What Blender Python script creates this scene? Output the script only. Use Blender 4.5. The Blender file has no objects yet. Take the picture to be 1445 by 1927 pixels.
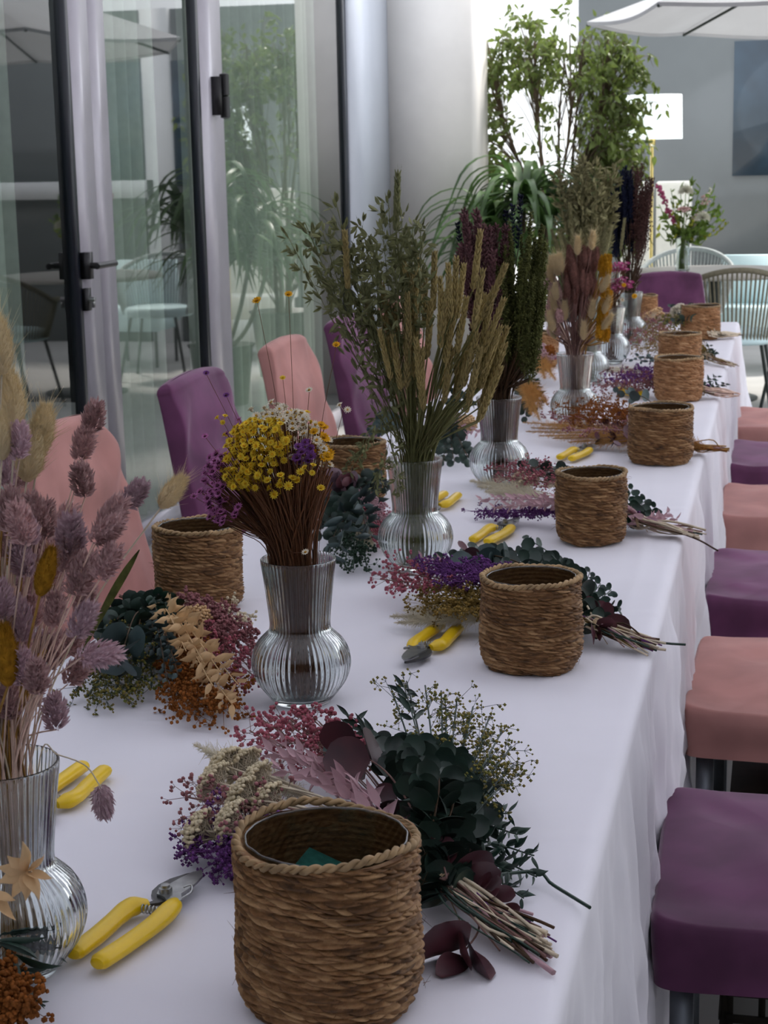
import bpy, math, random
import numpy as np
from mathutils import Vector, Matrix

# ------------------------------------------------------------------ camera
SC = bpy.context.scene
COL = SC.collection
W, H, FPX = 1445.0, 1927.0, 3300.0
YAW, PITCH, ROLL = math.radians(-12.829769), math.radians(11.353199), math.radians(1.2)
CAM = np.array([0.0, 0.0, 1.42])
_f = np.array([math.sin(YAW)*math.cos(PITCH), math.cos(YAW)*math.cos(PITCH), -math.sin(PITCH)])
_r = np.array([math.cos(YAW), -math.sin(YAW), 0.0])
_u = np.cross(_r, _f)
_r, _u = _r*math.cos(ROLL)-_u*math.sin(ROLL), _u*math.cos(ROLL)+_r*math.sin(ROLL)
cd = bpy.data.cameras.new('camera'); cam = bpy.data.objects.new('camera', cd); COL.objects.link(cam)
cam.matrix_world = Matrix(((_r[0], _u[0], -_f[0], 0), (_r[1], _u[1], -_f[1], 0), (_r[2], _u[2], -_f[2], CAM[2]), (0, 0, 0, 1)))
cd.sensor_fit = 'VERTICAL'; cd.sensor_height = 36.0; cd.lens = FPX/H*36.0
cd.dof.use_dof = True; cd.dof.focus_distance = 1.9; cd.dof.aperture_fstop = 24.0
cd.clip_start = 0.05; cd.clip_end = 200
SC.camera = cam
SC.view_settings.view_transform = 'Standard'
SC.view_settings.look = 'None'
SC.view_settings.gamma = 1.0
SC.view_settings.use_curve_mapping = False
SC.view_settings.exposure = 0.5
try:
    SC.cycles.use_denoising = True
    SC.cycles.max_bounces = 10
    SC.cycles.transmission_bounces = 10
    SC.cycles.transparent_max_bounces = 24
    SC.cycles.sample_clamp_indirect = 6.0
except Exception:
    pass
# ------------------------------------------------------------------ sky and sun
wd = bpy.data.worlds.new('sky'); SC.world = wd; wd.use_nodes = True
wn = wd.node_tree.nodes; wl = wd.node_tree.links
bg = wn['Background']; bg.inputs['Strength'].default_value = 1.5
tc = wn.new('ShaderNodeTexCoord'); sp = wn.new('ShaderNodeSeparateXYZ'); rp = wn.new('ShaderNodeValToRGB')
wl.new(tc.outputs['Generated'], sp.inputs[0]); wl.new(sp.outputs['Z'], rp.inputs[0])
rp.color_ramp.elements[0].position = 0.0; rp.color_ramp.elements[0].color = (0.80, 0.83, 0.86, 1)
rp.color_ramp.elements[1].position = 0.35; rp.color_ramp.elements[1].color = (0.88, 0.92, 1.0, 1)
wl.new(rp.outputs[0], bg.inputs['Color'])
sd = bpy.data.lights.new('sun', 'SUN'); sun = bpy.data.objects.new('sun', sd); COL.objects.link(sun)
sd.energy = 4.0; sd.angle = math.radians(9); sd.color = (1.0, 0.95, 0.88)
sun.location = (4, 14, 9)
sun.rotation_euler = Vector((0.42, 0.62, 0.95)).to_track_quat('Z', 'Y').to_euler()


def ray(px, py):
    return _f*FPX + _r*(px-W/2) - _u*(py-H/2)


def at(px, py, z=0.75):
    d = ray(px, py); return CAM + d*((z-CAM[2])/d[2])


def aty(px, py, Y):
    d = ray(px, py); return CAM + d*((Y-CAM[1])/d[1])


def atx(px, py, X):
    d = ray(px, py); return CAM + d*((X-CAM[0])/d[0])


# ------------------------------------------------------------------ materials
def _nt(name):
    m = bpy.data.materials.new(name); m.use_nodes = True
    return m, m.node_tree.nodes, m.node_tree.links, m.node_tree.nodes['Principled BSDF']


def mat(name, col, rough=0.7, var=0.25, scale=40, spec=0.3, metal=0.0, sheen=0.0, bump=0.0, transl=0.0, col2=None, stretch=None, hue=0.0):
    """plain material: colour mottled by noise and varied from object to object"""
    m, n, l, b = _nt(name)
    t = n.new('ShaderNodeTexCoord'); no = n.new('ShaderNodeTexNoise')
    no.inputs['Scale'].default_value = scale; no.inputs['Detail'].default_value = 3
    if stretch:
        mp = n.new('ShaderNodeMapping'); mp.inputs['Scale'].default_value = stretch
        l.new(t.outputs['Object'], mp.inputs[0]); l.new(mp.outputs[0], no.inputs['Vector'])
    else:
        l.new(t.outputs['Object'], no.inputs['Vector'])
    mx = n.new('ShaderNodeMix'); mx.data_type = 'RGBA'
    c2 = col2 if col2 else tuple(c*(1-var) for c in col)
    mr = n.new('ShaderNodeMapRange'); mr.inputs['From Min'].default_value = .35; mr.inputs['From Max'].default_value = .65
    l.new(no.outputs['Fac'], mr.inputs['Value']); l.new(mr.outputs[0], mx.inputs['Factor'])
    mx.inputs['A'].default_value = (*c2, 1); mx.inputs['B'].default_value = (*col, 1)
    hs = n.new('ShaderNodeHueSaturation'); oi = n.new('ShaderNodeObjectInfo')
    r2 = n.new('ShaderNodeMapRange'); r2.inputs['To Min'].default_value = 1-var*.5; r2.inputs['To Max'].default_value = 1+var*.5
    l.new(oi.outputs['Random'], r2.inputs['Value']); l.new(r2.outputs[0], hs.inputs['Value'])
    l.new(mx.outputs['Result'], hs.inputs['Color']); l.new(hs.outputs[0], b.inputs['Base Color'])
    b.inputs['Roughness'].default_value = rough; b.inputs['Metallic'].default_value = metal
    b.inputs['Specular IOR Level'].default_value = spec
    if sheen:
        b.inputs['Sheen Weight'].default_value = sheen; b.inputs['Sheen Roughness'].default_value = .35
        b.inputs['Sheen Tint'].default_value = (*[min(1, .45+c*1.1) for c in col], 1)
    if bump:
        bp = n.new('ShaderNodeBump'); bp.inputs['Strength'].default_value = bump; bp.inputs['Distance'].default_value = .002
        l.new(no.outputs['Fac'], bp.inputs['Height']); l.new(bp.outputs[0], b.inputs['Normal'])
    if transl:
        o = n['Material Output']; tr = n.new('ShaderNodeBsdfTranslucent'); ms = n.new('ShaderNodeMixShader')
        l.new(hs.outputs[0], tr.inputs['Color']); ms.inputs[0].default_value = transl
        l.new(b.outputs[0], ms.inputs[1]); l.new(tr.outputs[0], ms.inputs[2]); l.new(ms.outputs[0], o.inputs['Surface'])
    return m


def mat_film(name, tint=(0.9, 0.95, 0.95), f0=0.05, gain=1.0, rough=0.02):
    """thin clear sheet: lets light straight through, mirrors more at grazing angles"""
    m, n, l, b = _nt(name); n.remove(b)
    lw = n.new('ShaderNodeLayerWeight'); lw.inputs['Blend'].default_value = .5
    pw = n.new('ShaderNodeMath'); pw.operation = 'POWER'; pw.inputs[1].default_value = 4.5
    ma = n.new('ShaderNodeMath'); ma.operation = 'MULTIPLY_ADD'; ma.inputs[1].default_value = gain; ma.inputs[2].default_value = f0
    ma.use_clamp = True
    tr = n.new('ShaderNodeBsdfTransparent'); tr.inputs[0].default_value = (*tint, 1)
    gl = n.new('ShaderNodeBsdfGlossy'); gl.inputs['Roughness'].default_value = rough
    ms = n.new('ShaderNodeMixShader')
    l.new(lw.outputs['Facing'], pw.inputs[0]); l.new(pw.outputs[0], ma.inputs[0]); l.new(ma.outputs[0], ms.inputs[0])
    l.new(tr.outputs[0], ms.inputs[1]); l.new(gl.outputs[0], ms.inputs[2]); l.new(ms.outputs[0], n['Material Output'].inputs['Surface'])
    return m


def mat_glass(name, tint=(0.93, 0.98, 0.97)):
    m, n, l, b = _nt(name)
    b.inputs['Base Color'].default_value = (*tint, 1); b.inputs['Roughness'].default_value = 0.0
    b.inputs['Transmission Weight'].default_value = 1.0; b.inputs['IOR'].default_value = 1.47
    return m


def mat_seagrass(name, dark, mid, light):
    """twisted dry grass rope, tone of every strand from the mesh attribute 'tone'"""
    m, n, l, b = _nt(name)
    a = n.new('ShaderNodeAttribute'); a.attribute_name = 'tone'
    t = n.new('ShaderNodeTexCoord'); no = n.new('ShaderNodeTexNoise'); no.inputs['Scale'].default_value = 90; no.inputs['Detail'].default_value = 5
    mp = n.new('ShaderNodeMapping'); mp.inputs['Scale'].default_value = (1, 1, 4)
    l.new(t.outputs['Object'], mp.inputs[0]); l.new(mp.outputs[0], no.inputs['Vector'])
    ad = n.new('ShaderNodeMath'); ad.operation = 'MULTIPLY_ADD'; ad.inputs[1].default_value = .9; ad.inputs[2].default_value = -.22
    l.new(no.outputs['Fac'], ad.inputs[0])
    s = n.new('ShaderNodeMath'); s.operation = 'MULTIPLY_ADD'; s.inputs[1].default_value = .62
    l.new(a.outputs['Fac'], s.inputs[0]); l.new(ad.outputs[0], s.inputs[2])
    r = n.new('ShaderNodeValToRGB'); e = r.color_ramp.elements
    e[0].position = .05; e[0].color = (*dark, 1); e[1].position = .95; e[1].color = (*light, 1)
    k = e.new(.5); k.color = (*mid, 1)
    l.new(s.outputs[0], r.inputs[0]); l.new(r.outputs[0], b.inputs['Base Color'])
    b.inputs['Roughness'].default_value = .62; b.inputs['Specular IOR Level'].default_value = .35
    n2 = n.new('ShaderNodeTexNoise'); n2.inputs['Scale'].default_value = 350
    bp = n.new('ShaderNodeBump'); bp.inputs['Strength'].default_value = .5; bp.inputs['Distance'].default_value = .001
    l.new(mp.outputs[0], n2.inputs['Vector']); l.new(n2.outputs['Fac'], bp.inputs['Height']); l.new(bp.outputs[0], b.inputs['Normal'])
    return m


# ------------------------------------------------------------------ mesh building
class MB:
    def __init__(s):
        s.V = []; s.F = []; s.n = 0; s.tone = []

    def add(s, V, F, m=0, tone=None):
        V = np.asarray(V, float).reshape(-1, 3); F = np.asarray(F, int)
        if len(F) == 0: return
        s.V.append(V); s.F.append((F+s.n, m)); s.n += len(V)
        s.tone.append(np.zeros(len(V)) if tone is None else np.asarray(tone, float))

    def scatter(s, T, P, M=None, S=1.0, m=0):
        """many copies of template T=(V,F) at points P, turned by M, scaled by S"""
        V, F = T; P = np.asarray(P, float).reshape(-1, 3); k = len(P)
        if k == 0: return
        S = np.asarray(S, float)
        if S.ndim == 1: S = S[:, None, None]
        elif S.ndim == 2: S = S[:, None, :]
        X = V[None]*S
        X = np.broadcast_to(X, (k, len(V), 3))
        if M is not None: X = np.einsum('kij,kvj->kvi', M, X)
        X = X + P[:, None]
        FF = F[None] + (np.arange(k)*len(V))[:, None, None]
        s.add(X.reshape(-1, 3), FF.reshape(-1, F.shape[1]), m)

    def sticks(s, A, B, ra, rb=None, m=0):
        A = np.asarray(A, float).reshape(-1, 3); B = np.asarray(B, float).reshape(-1, 3); k = len(A)
        if k == 0: return
        rb = ra if rb is None else rb
        ra = np.broadcast_to(np.asarray(ra, float), (k,)); rb = np.broadcast_to(np.asarray(rb, float), (k,))
        M = frames(B-A)
        c = np.array([[math.cos(a), math.sin(a)] for a in (0, 2.094, 4.189)])
        ring = c[None, :, 0, None]*M[:, None, :, 0] + c[None, :, 1, None]*M[:, None, :, 1]
        X = np.concatenate([A[:, None]+ring*ra[:, None, None], B[:, None]+ring*rb[:, None, None]], 1)
        f = np.array([[0, 1, 4, 3], [1, 2, 5, 4], [2, 0, 3, 5]])
        s.add(X.reshape(-1, 3), (f[None]+(np.arange(k)*6)[:, None, None]).reshape(-1, 4), m)

    def tube(s, pts, r, sides=6, m=0, closed=False, cap=True, flat=1.0, up=None):
        P = np.asarray(pts, float); n = len(P)
        T = np.gradient(P, axis=0) if not closed else np.roll(P, -1, 0)-np.roll(P, 1, 0)
        T /= np.linalg.norm(T, axis=1)[:, None]+1e-12
        a = np.array(up, float) if up is not None else (np.array([0, 0, 1.]) if abs(T[0][2]) < .9 else np.array([1., 0, 0]))
        X = np.zeros((n, 3)); x = a-T[0]*(a@T[0]); x /= np.linalg.norm(x)
        for i in range(n):
            x = x-T[i]*(x@T[i]); x /= np.linalg.norm(x)+1e-12; X[i] = x
        Y = np.cross(T, X)
        r = np.broadcast_to(np.asarray(r, float), (n,))
        th = np.arange(sides)*2*math.pi/sides
        V = P[:, None]+(np.cos(th)[None, :, None]*X[:, None]*flat+np.sin(th)[None, :, None]*Y[:, None])*r[:, None, None]
        i, j = np.meshgrid(np.arange(n if closed else n-1), np.arange(sides), indexing='ij')
        i2 = (i+1) % n; j2 = (j+1) % sides
        F = np.stack([i*sides+j, i*sides+j2, i2*sides+j2, i2*sides+j], -1).reshape(-1, 4)
        s.add(V.reshape(-1, 3), F, m)
        if cap and not closed:
            for k, e in ((0, -1), (n-1, 1)):
                c = P[k]; R = V[k]
                VV = np.vstack([R, c+T[k]*r[k]*.3*e])
                s.add(VV, [[q, (q+1) % sides, sides] for q in range(sides)], m)

    def grid(s, G, m=0, wrapu=False, wrapv=False, tone=None):
        """G: (nu,nv,3)"""
        nu, nv = G.shape[:2]
        i, j = np.meshgrid(np.arange(nu if wrapu else nu-1), np.arange(nv if wrapv else nv-1), indexing='ij')
        i2 = (i+1) % nu; j2 = (j+1) % nv
        F = np.stack([i*nv+j, i2*nv+j, i2*nv+j2, i*nv+j2], -1).reshape(-1, 4)
        s.add(G.reshape(-1, 3), F, m, None if tone is None else tone.reshape(-1))

    def lathe(s, prof, n=32, m=0, c=(0, 0, 0)):
        p = np.asarray(prof, float); th = np.arange(n)*2*math.pi/n
        G = np.stack([np.cos(th)[:, None]*p[None, :, 0]+c[0], np.sin(th)[:, None]*p[None, :, 0]+c[1],
                      np.broadcast_to(p[None, :, 1]+c[2], (n, len(p)))], -1)
        s.grid(G, m, wrapu=True)

    def box(s, lo, hi, m=0, bev=0.0):
        x0, y0, z0 = lo; x1, y1, z1 = hi
        V = [(x0, y0, z0), (x1, y0, z0), (x1, y1, z0), (x0, y1, z0), (x0, y0, z1), (x1, y0, z1), (x1, y1, z1), (x0, y1, z1)]
        F = [(0, 3, 2, 1), (4, 5, 6, 7), (0, 1, 5, 4), (1, 2, 6, 5), (2, 3, 7, 6), (3, 0, 4, 7)]
        s.add(V, F, m)

    def build(s, name, mats, parent=None, smooth=True, loc=None, link=True):
        V = np.concatenate(s.V) if s.V else np.zeros((0, 3))
        me = bpy.data.meshes.new(name)
        loops = np.concatenate([f.reshape(-1) for f, _ in s.F]); tot = np.concatenate([np.full(len(f), f.shape[1]) for f, _ in s.F])
        mi = np.concatenate([np.full(len(f), m) for f, m in s.F])
        me.vertices.add(len(V)); me.vertices.foreach_set('co', V.reshape(-1).astype(np.float32))
        me.loops.add(len(loops)); me.loops.foreach_set('vertex_index', loops.astype(np.int32))
        me.polygons.add(len(tot)); me.polygons.foreach_set('loop_start', np.concatenate([[0], np.cumsum(tot)[:-1]]).astype(np.int32))
        me.polygons.foreach_set('material_index', mi.astype(np.int32))
        if smooth: me.polygons.foreach_set('use_smooth', np.ones(len(tot), bool))
        if any(t.any() for t in s.tone):
            at_ = me.attributes.new('tone', 'FLOAT', 'POINT'); at_.data.foreach_set('value', np.concatenate(s.tone).astype(np.float32))
        me.update(calc_edges=True); me.validate()
        for q in (mats if isinstance(mats, (list, tuple)) else [mats]): me.materials.append(q)
        if not link: return me
        o = bpy.data.objects.new(name, me); COL.objects.link(o)
        if parent: o.parent = parent
        if loc is not None: o.location = loc
        return o


def inst(name, me, parent=None, loc=(0, 0, 0), rot=None, scale=None):
    o = bpy.data.objects.new(name, me); COL.objects.link(o)
    if parent: o.parent = parent
    o.location = loc
    if rot is not None:
        o.rotation_mode = 'QUATERNION' if isinstance(rot, type(Vector((0, 0, 1)).to_track_quat('Z', 'Y'))) else 'XYZ'
        if o.rotation_mode == 'QUATERNION': o.rotation_quaternion = rot
        else: o.rotation_euler = rot
    if scale is not None: o.scale = scale if hasattr(scale, '__len__') else (scale,)*3
    return o


def tag(o, label, cat, group=None, kind=None):
    if label: o['label'] = label
    if cat: o['category'] = cat
    if group: o['group'] = group
    if kind: o['kind'] = kind
    return o


def thing(name, label, cat, loc=(0, 0, 0), rz=0.0, group=None):
    o = bpy.data.objects.new(name, None); COL.objects.link(o); o.empty_display_size = .05
    o.location = loc; o.rotation_euler = (0, 0, rz)
    return tag(o, label, cat, group)


def copy_thing(o, parent=None):
    c = o.copy(); COL.objects.link(c); c.parent = parent
    for ch in [k for k in o.children]: copy_thing(ch, c)
    return c


def frames(D, roll=None):
    """(k,3,3) matrices whose third column is the direction"""
    D = np.asarray(D, float).reshape(-1, 3); D = D/(np.linalg.norm(D, axis=1)[:, None]+1e-12)
    a = np.where(np.abs(D[:, 2:3]) < .95, np.array([[0, 0, 1.]]), np.array([[1., 0, 0]]))
    X = np.cross(a, D); X /= np.linalg.norm(X, axis=1)[:, None]+1e-12
    Y = np.cross(D, X)
    if roll is not None:
        c, s = np.cos(roll)[:, None], np.sin(roll)[:, None]
        X, Y = X*c+Y*s, Y*c-X*s
    return np.stack([X, Y, D], -1)


def spline(P, n=24):
    P = np.asarray(P, float); k = len(P)
    if k == 2: return P[0]+(P[1]-P[0])*np.linspace(0, 1, n)[:, None]
    Q = np.vstack([2*P[0]-P[1], P, 2*P[-1]-P[-2]])
    out = []
    for t in np.linspace(0, k-1, n):
        i = min(int(t), k-2); u = t-i
        a, b, c, d = Q[i], Q[i+1], Q[i+2], Q[i+3]
        out.append(.5*((2*b)+(-a+c)*u+(2*a-5*b+4*c-d)*u*u+(-a+3*b-3*c+d)*u**3))
    return np.array(out)


def along(path, t):
    """points and tangents of a polyline at parameters t (0..1)"""
    path = np.asarray(path); x = np.asarray(t)*(len(path)-1)
    i = np.clip(x.astype(int), 0, len(path)-2); u = (x-i)[:, None]
    T = path[i+1]-path[i]
    return path[i]+T*u, T/(np.linalg.norm(T, axis=1)[:, None]+1e-12)


def noise2(a, b, seed=0):
    r = np.random.RandomState(seed); v = 0
    for k in range(6):
        fa, fb, ph = r.uniform(.5, 1.6), r.uniform(.5, 1.6), r.uniform(0, 6.28)
        s = 1 if r.rand() > .5 else -1
        v = v+np.sin(a*fa+s*b*fb+ph+np.sin(b*fb*.7+ph*2))/6
    return v


# templates -----------------------------------------------------------------
def t_ball(sub=0):
    if sub == 0:
        V = np.array([(1, 0, 0), (-1, 0, 0), (0, 1, 0), (0, -1, 0), (0, 0, 1), (0, 0, -1)], float)
        F = np.array([(0, 2, 4), (2, 1, 4), (1, 3, 4), (3, 0, 4), (2, 0, 5), (1, 2, 5), (3, 1, 5), (0, 3, 5)])
        return V, F
    g = (1+5**.5)/2
    V = np.array([(-1, g, 0), (1, g, 0), (-1, -g, 0), (1, -g, 0), (0, -1, g), (0, 1, g), (0, -1, -g), (0, 1, -g), (g, 0, -1), (g, 0, 1), (-g, 0, -1), (-g, 0, 1)], float)
    V /= np.linalg.norm(V[0])
    F = np.array([(0, 11, 5), (0, 5, 1), (0, 1, 7), (0, 7, 10), (0, 10, 11), (1, 5, 9), (5, 11, 4), (11, 10, 2), (10, 7, 6), (7, 1, 8), (3, 9, 4), (3, 4, 2), (3, 2, 6), (3, 6, 8), (3, 8, 9), (4, 9, 5), (2, 4, 11), (6, 2, 10), (8, 6, 7), (9, 8, 1)])
    return V, F


def t_leaf(kind='ovate', rows=7, cup=.15, bend=.12):
    """leaf of unit length along +Z, facing +Y, unit width factor along X"""
    t = np.linspace(0, 1, rows)
    if kind == 'round': w = np.sqrt(np.clip(1-(2*t-1)**2, 0, 1))*.5; w[0] = .04; w[-1] = .03
    elif kind == 'ovate': w = .5*np.sin(np.pi*t**.7)*(1-.25*t); w[0] = .03; w[-1] = .01
    elif kind == 'lance': w = .5*np.sin(np.pi*t**.85)**.9; w[0] = .05; w[-1] = .01
    elif kind == 'strap': w = .5*np.minimum(1, t*6+.3)*np.clip((1-t)*3, 0, 1)**.6; w[-1] = .01
    else: w = .5*np.sin(np.pi*t)
    y = bend*4*t*(1-t)*-1+bend*t*t*.6
    V = []
    for i in range(rows):
        V += [(-w[i], y[i]+cup*w[i]*2*.5, t[i]), (0, y[i], t[i]), (w[i], y[i]+cup*w[i]*2*.5, t[i])]
    F = []
    for i in range(rows-1):
        a = i*3
        F += [(a, a+1, a+4, a+3), (a+1, a+2, a+5, a+4)]
    return np.array(V), np.array(F)


def t_kernel(sides=5):
    """pointed seed of unit length along +Z, radius .5 at its belly"""
    prof = [(0.08, 0), (.42, .22), (.5, .42), (.34, .72), (.0, 1.0)]
    V = []; F = []
    for r, z in prof:
        for k in range(sides):
            a = 2*math.pi*k/sides; V.append((r*math.cos(a), r*math.sin(a), z))
    for i in range(len(prof)-1):
        for k in range(sides):
            F.append((i*sides+k, i*sides+(k+1) % sides, (i+1)*sides+(k+1) % sides, (i+1)*sides+k))
    return np.array(V), np.array(F)


BALL0, BALL1 = t_ball(0), t_ball(1)
L_ROUND, L_OVATE, L_LANCE, L_STRAP = t_leaf('round', 8, .25, .1), t_leaf('ovate', 7, .3, .12), t_leaf('lance', 6, .3, .15), t_leaf('strap', 9, .3, .0)
L_SCALE = t_leaf('lance', 4, .6, -.1)
KERN = t_kernel()

# ------------------------------------------------------------------ material palette
M = {}
M['awning'] = mat('awning_canvas', (.80, .80, .84), .9, .03, 3, .1, transl=.5)
M['cloth'] = mat('white_cloth', (.83, .82, .88), .85, .03, 6, .2, sheen=.15)
M['pink'] = mat('pink_velvet', (.55, .27, .24), .75, .25, 7, .2, sheen=.45)
M['purple'] = mat('purple_velvet', (.175, .055, .135), .7, .45, 7, .25, sheen=.7)
M['legmetal'] = mat('grey_metal', (.16, .18, .20), .4, .1, 20, .5, metal=.6)
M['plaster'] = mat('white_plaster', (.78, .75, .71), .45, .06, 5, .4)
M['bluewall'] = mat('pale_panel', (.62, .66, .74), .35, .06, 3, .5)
M['alu'] = mat('silver_frame', (.50, .48, .53), .28, .06, 12, .6, metal=.15)
M['gasket'] = mat('black_gasket', (.012, .016, .025), .35, .1, 20, .5)
M['black'] = mat('black_metal', (.012, .012, .013), .38, .1, 20, .5)
M['pane'] = mat_film('window_glass', (.80, .88, .85), .07, 1.8)
M['floor'] = mat('stone_floor', (.50, .49, .47), .6, .12, 3, .3)
M['farwall'] = mat('grey_glazed_wall', (.15, .165, .165), .13, .12, 2, .55)
M['bluepane'] = mat('blue_window', (.035, .075, .115), .08, .5, 2.5, .6)
M['whitepaint'] = mat('white_paint', (.82, .83, .83), .5, .04, 5, .4)
M['dark'] = mat('dark_interior', (.035, .037, .036), .8, .2, 2, .2)
M['curtain'] = mat('sheer_curtain', (.66, .72, .62), .9, .08, 30, .1, transl=.45)
_n, _l = M['curtain'].node_tree.nodes, M['curtain'].node_tree.links
_o = _n['Material Output']; _s = _o.inputs['Surface'].links[0].from_socket; _t = _n.new('ShaderNodeBsdfTransparent'); _x = _n.new('ShaderNodeMixShader'); _x.inputs[0].default_value = .55
_l.new(_t.outputs[0], _x.inputs[1]); _l.new(_s, _x.inputs[2]); _l.new(_x.outputs[0], _o.inputs['Surface'])
M['copper'] = mat('copper', (.62, .26, .16), .35, .15, 30, .5, metal=.7)
M['brass'] = mat('brass', (.75, .60, .22), .3, .15, 30, .5, metal=.8)
M['shade'] = mat('white_shade', (.9, .93, .93), .8, .02, 20, .2)
_b = M['shade'].node_tree.nodes['Principled BSDF']; _b.inputs['Emission Color'].default_value = (.88, 1, 1, 1); _b.inputs['Emission Strength'].default_value = .7
M['sofa'] = mat('cream_fabric', (.88, .86, .78), .85, .05, 15, .2)
M['canvas'] = mat('grey_canvas', (.48, .48, .49), .85, .06, 4, .2, transl=.2)
M['rope'] = mat('taupe_rope', (.22, .20, .14), .8, .2, 60, .2)
M['rope2'] = mat('grey_rope', (.42, .45, .44), .8, .2, 60, .2)
M['legdark'] = mat('dark_green_metal', (.035, .045, .04), .45, .2, 20, .4)
M['tabletop'] = mat('taupe_tabletop', (.46, .43, .39), .45, .08, 8, .4)
M['paleblue'] = mat('pale_blue_cushion', (.66, .84, .86), .8, .05, 8, .2)
M['wicker'] = mat('dark_wicker', (.05, .042, .032), .6, .3, 30, .3)
M['glass'] = mat_glass('ribbed_glass')
M['liner'] = mat_film('clear_liner', (.66, .68, .68), .12, 1.1, .08)  # smoky plastic, tinted darker to put shade inside the baskets
M['grassA'] = mat_seagrass('seagrass', (.03, .013, .005), (.225, .108, .038), (.48, .29, .135))
M['grassB'] = mat_seagrass('seagrass_orange', (.07, .03, .012), (.38, .185, .075), (.62, .38, .20))
M['rimA'] = mat('rim_rope', (.42, .28, .14), .6, .45, 60, .3, bump=.4)
M['foam'] = mat('green_foam', (.012, .075, .058), .95, .3, 150, .1)
M['yellowgrip'] = mat('yellow_grip', (.86, .57, .005), .32, .06, 20, .5)
M['steel'] = mat('steel', (.42, .43, .42), .28, .3, 60, .6, metal=.85)
M['steeldark'] = mat('dark_steel', (.10, .10, .10), .4, .3, 60, .5, metal=.8)
M['pot'] = mat('dark_pot', (.05, .05, .05), .5, .2, 20, .4)
M['bark'] = mat('bark', (.16, .12, .08), .9, .3, 40, .2)
M['ficus'] = mat('ficus_leaf', (.23, .31, .075), .38, .5, 6, .5, transl=.45)
M['strap'] = mat('strap_leaf', (.09, .18, .045), .4, .5, 8, .5, transl=.3)

# ------------------------------------------------------------------ the setting
WX = -2.33      # plane of the glass doors


def struct(name, lo, hi, m):
    b = MB(); b.box(lo, hi); o = b.build(name, m, smooth=False); o['kind'] = 'structure'; return o


struct('floor', (-5.2, -5.0, -.12), (9.0, 26.0, 0.0), M['floor'])
struct('ceiling', (-5.2, -5.0, 2.78), (3.2, 9.35, 2.79), M['awning'])
struct('light_block_back', (-5.2, -5.1, 0.0), (3.2, -5.0, 2.78), M['dark'])  # unseen, kept dark to cut the light from behind the camera
struct('light_block_right', (3.2, -5.1, 0.0), (3.35, 2.6, 2.78), M['dark'])  # added out of view to block skylight from the open right side
struct('wall_interior', (-5.2, -5.0, 0.0), (-5.1, 10.4, 2.78), M['dark'])
struct('wall_interior_end', (-5.1, 10.0, 0.0), (WX-.15, 10.4, 2.78), M['dark'])
# white column: pale face in line with the doors, cream face turned to the table
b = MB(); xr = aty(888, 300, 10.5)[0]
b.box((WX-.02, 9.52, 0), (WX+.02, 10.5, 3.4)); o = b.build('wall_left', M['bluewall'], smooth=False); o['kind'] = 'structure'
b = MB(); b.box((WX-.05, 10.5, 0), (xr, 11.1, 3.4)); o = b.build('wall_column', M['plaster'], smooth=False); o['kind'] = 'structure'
FY = 13.6
struct('wall_far', (aty(1088, 100, FY)[0], FY, 0), (8.0, FY+.15, 2.62), M['farwall'])
wx0 = aty(1380, 200, FY)[0]
struct('window_4', (wx0, FY-.03, aty(1380, 331, FY)[2]), (wx0+1.3, FY, aty(1380, 78, FY)[2]), M['bluepane'])
b = MB(); b.box((.22, FY-.10, 1.16), (6.0, FY, 1.30)); b.box((.06, FY-.10, 0), (.28, FY, 2.62)); b.box((2.6, FY-.1, 0), (2.75, FY, 2.62))
o = b.build('trim_1', M['whitepaint'], smooth=False); o['kind'] = 'structure'


def trim(i, y0, y1, m, x0=WX-.04, x1=WX+.03, z0=0.0, z1=2.78, name='trim_%d'):
    o = struct(name % i if '%' in name else name, (x0, y0, z0), (x1, y1, z1), m); return o


def pane(i, y0, y1):
    """a glazed panel: the pane is a part of the window"""
    fr = MB(); fr.box((WX-.03, y0-.01, 0.0), (WX+.01, y1+.01, .09)); fr.box((WX-.03, y0-.01, 2.55), (WX+.01, y1+.01, 2.78))
    f = fr.build('window_%d' % i, M['alu'], smooth=False); f['kind'] = 'structure'
    g = MB(); g.add([(WX-.012, y0, .09), (WX-.012, y1, .09), (WX-.012, y1, 2.55), (WX-.012, y0, 2.55)], [(0, 1, 2, 3)])
    g.build('pane', M['pane'], f, smooth=False)
    return f


pane(1, -4.8, 5.59)
pane(3, 7.29, 9.45)
trim(2, 5.59, 5.63, M['gasket'], WX-.02, WX+.012)
trim(3, 6.935, 6.985, M['gasket'], WX-.02, WX+.012)
trim(4, 6.985, 7.28, M['alu'], WX-.02, WX+.012)
trim(5, 9.45, 9.52, M['gasket'], WX-.014, WX+.006)
# the door leaf with its silver stile, lever handle and lock
b = MB(); b.box((WX-.02, 5.63, 0), (WX+.012, 5.80, 2.78)); b.box((WX-.02, 5.81, 0), (WX+.008, 5.96, 2.78))
b.box((WX-.02, 5.80, 0), (WX+.002, 5.81, 2.78))
b.box((WX-.03, 5.96, 0), (WX+.01, 6.90, .09)); b.box((WX-.03, 5.96, 2.55), (WX+.01, 6.90, 2.78))
door = b.build('door_1', M['alu'], smooth=False); door['kind'] = 'structure'
g = MB(); g.add([(WX-.012, 5.96, .09), (WX-.012, 6.90, .09), (WX-.012, 6.90, 2.55), (WX-.012, 5.96, 2.55)], [(0, 1, 2, 3)])
g.build('pane', M['pane'], door, smooth=False)
hy = atx(165, 500, WX+.03)[1]; hz = atx(165, 500, WX+.03)[2]
b = MB(); b.box((WX+.012, hy-.02, hz-.045), (WX+.042, hy+.02, hz+.045))
b.tube([(WX+.04, hy, hz), (WX+.075, hy, hz)], .011, 10)
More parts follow.
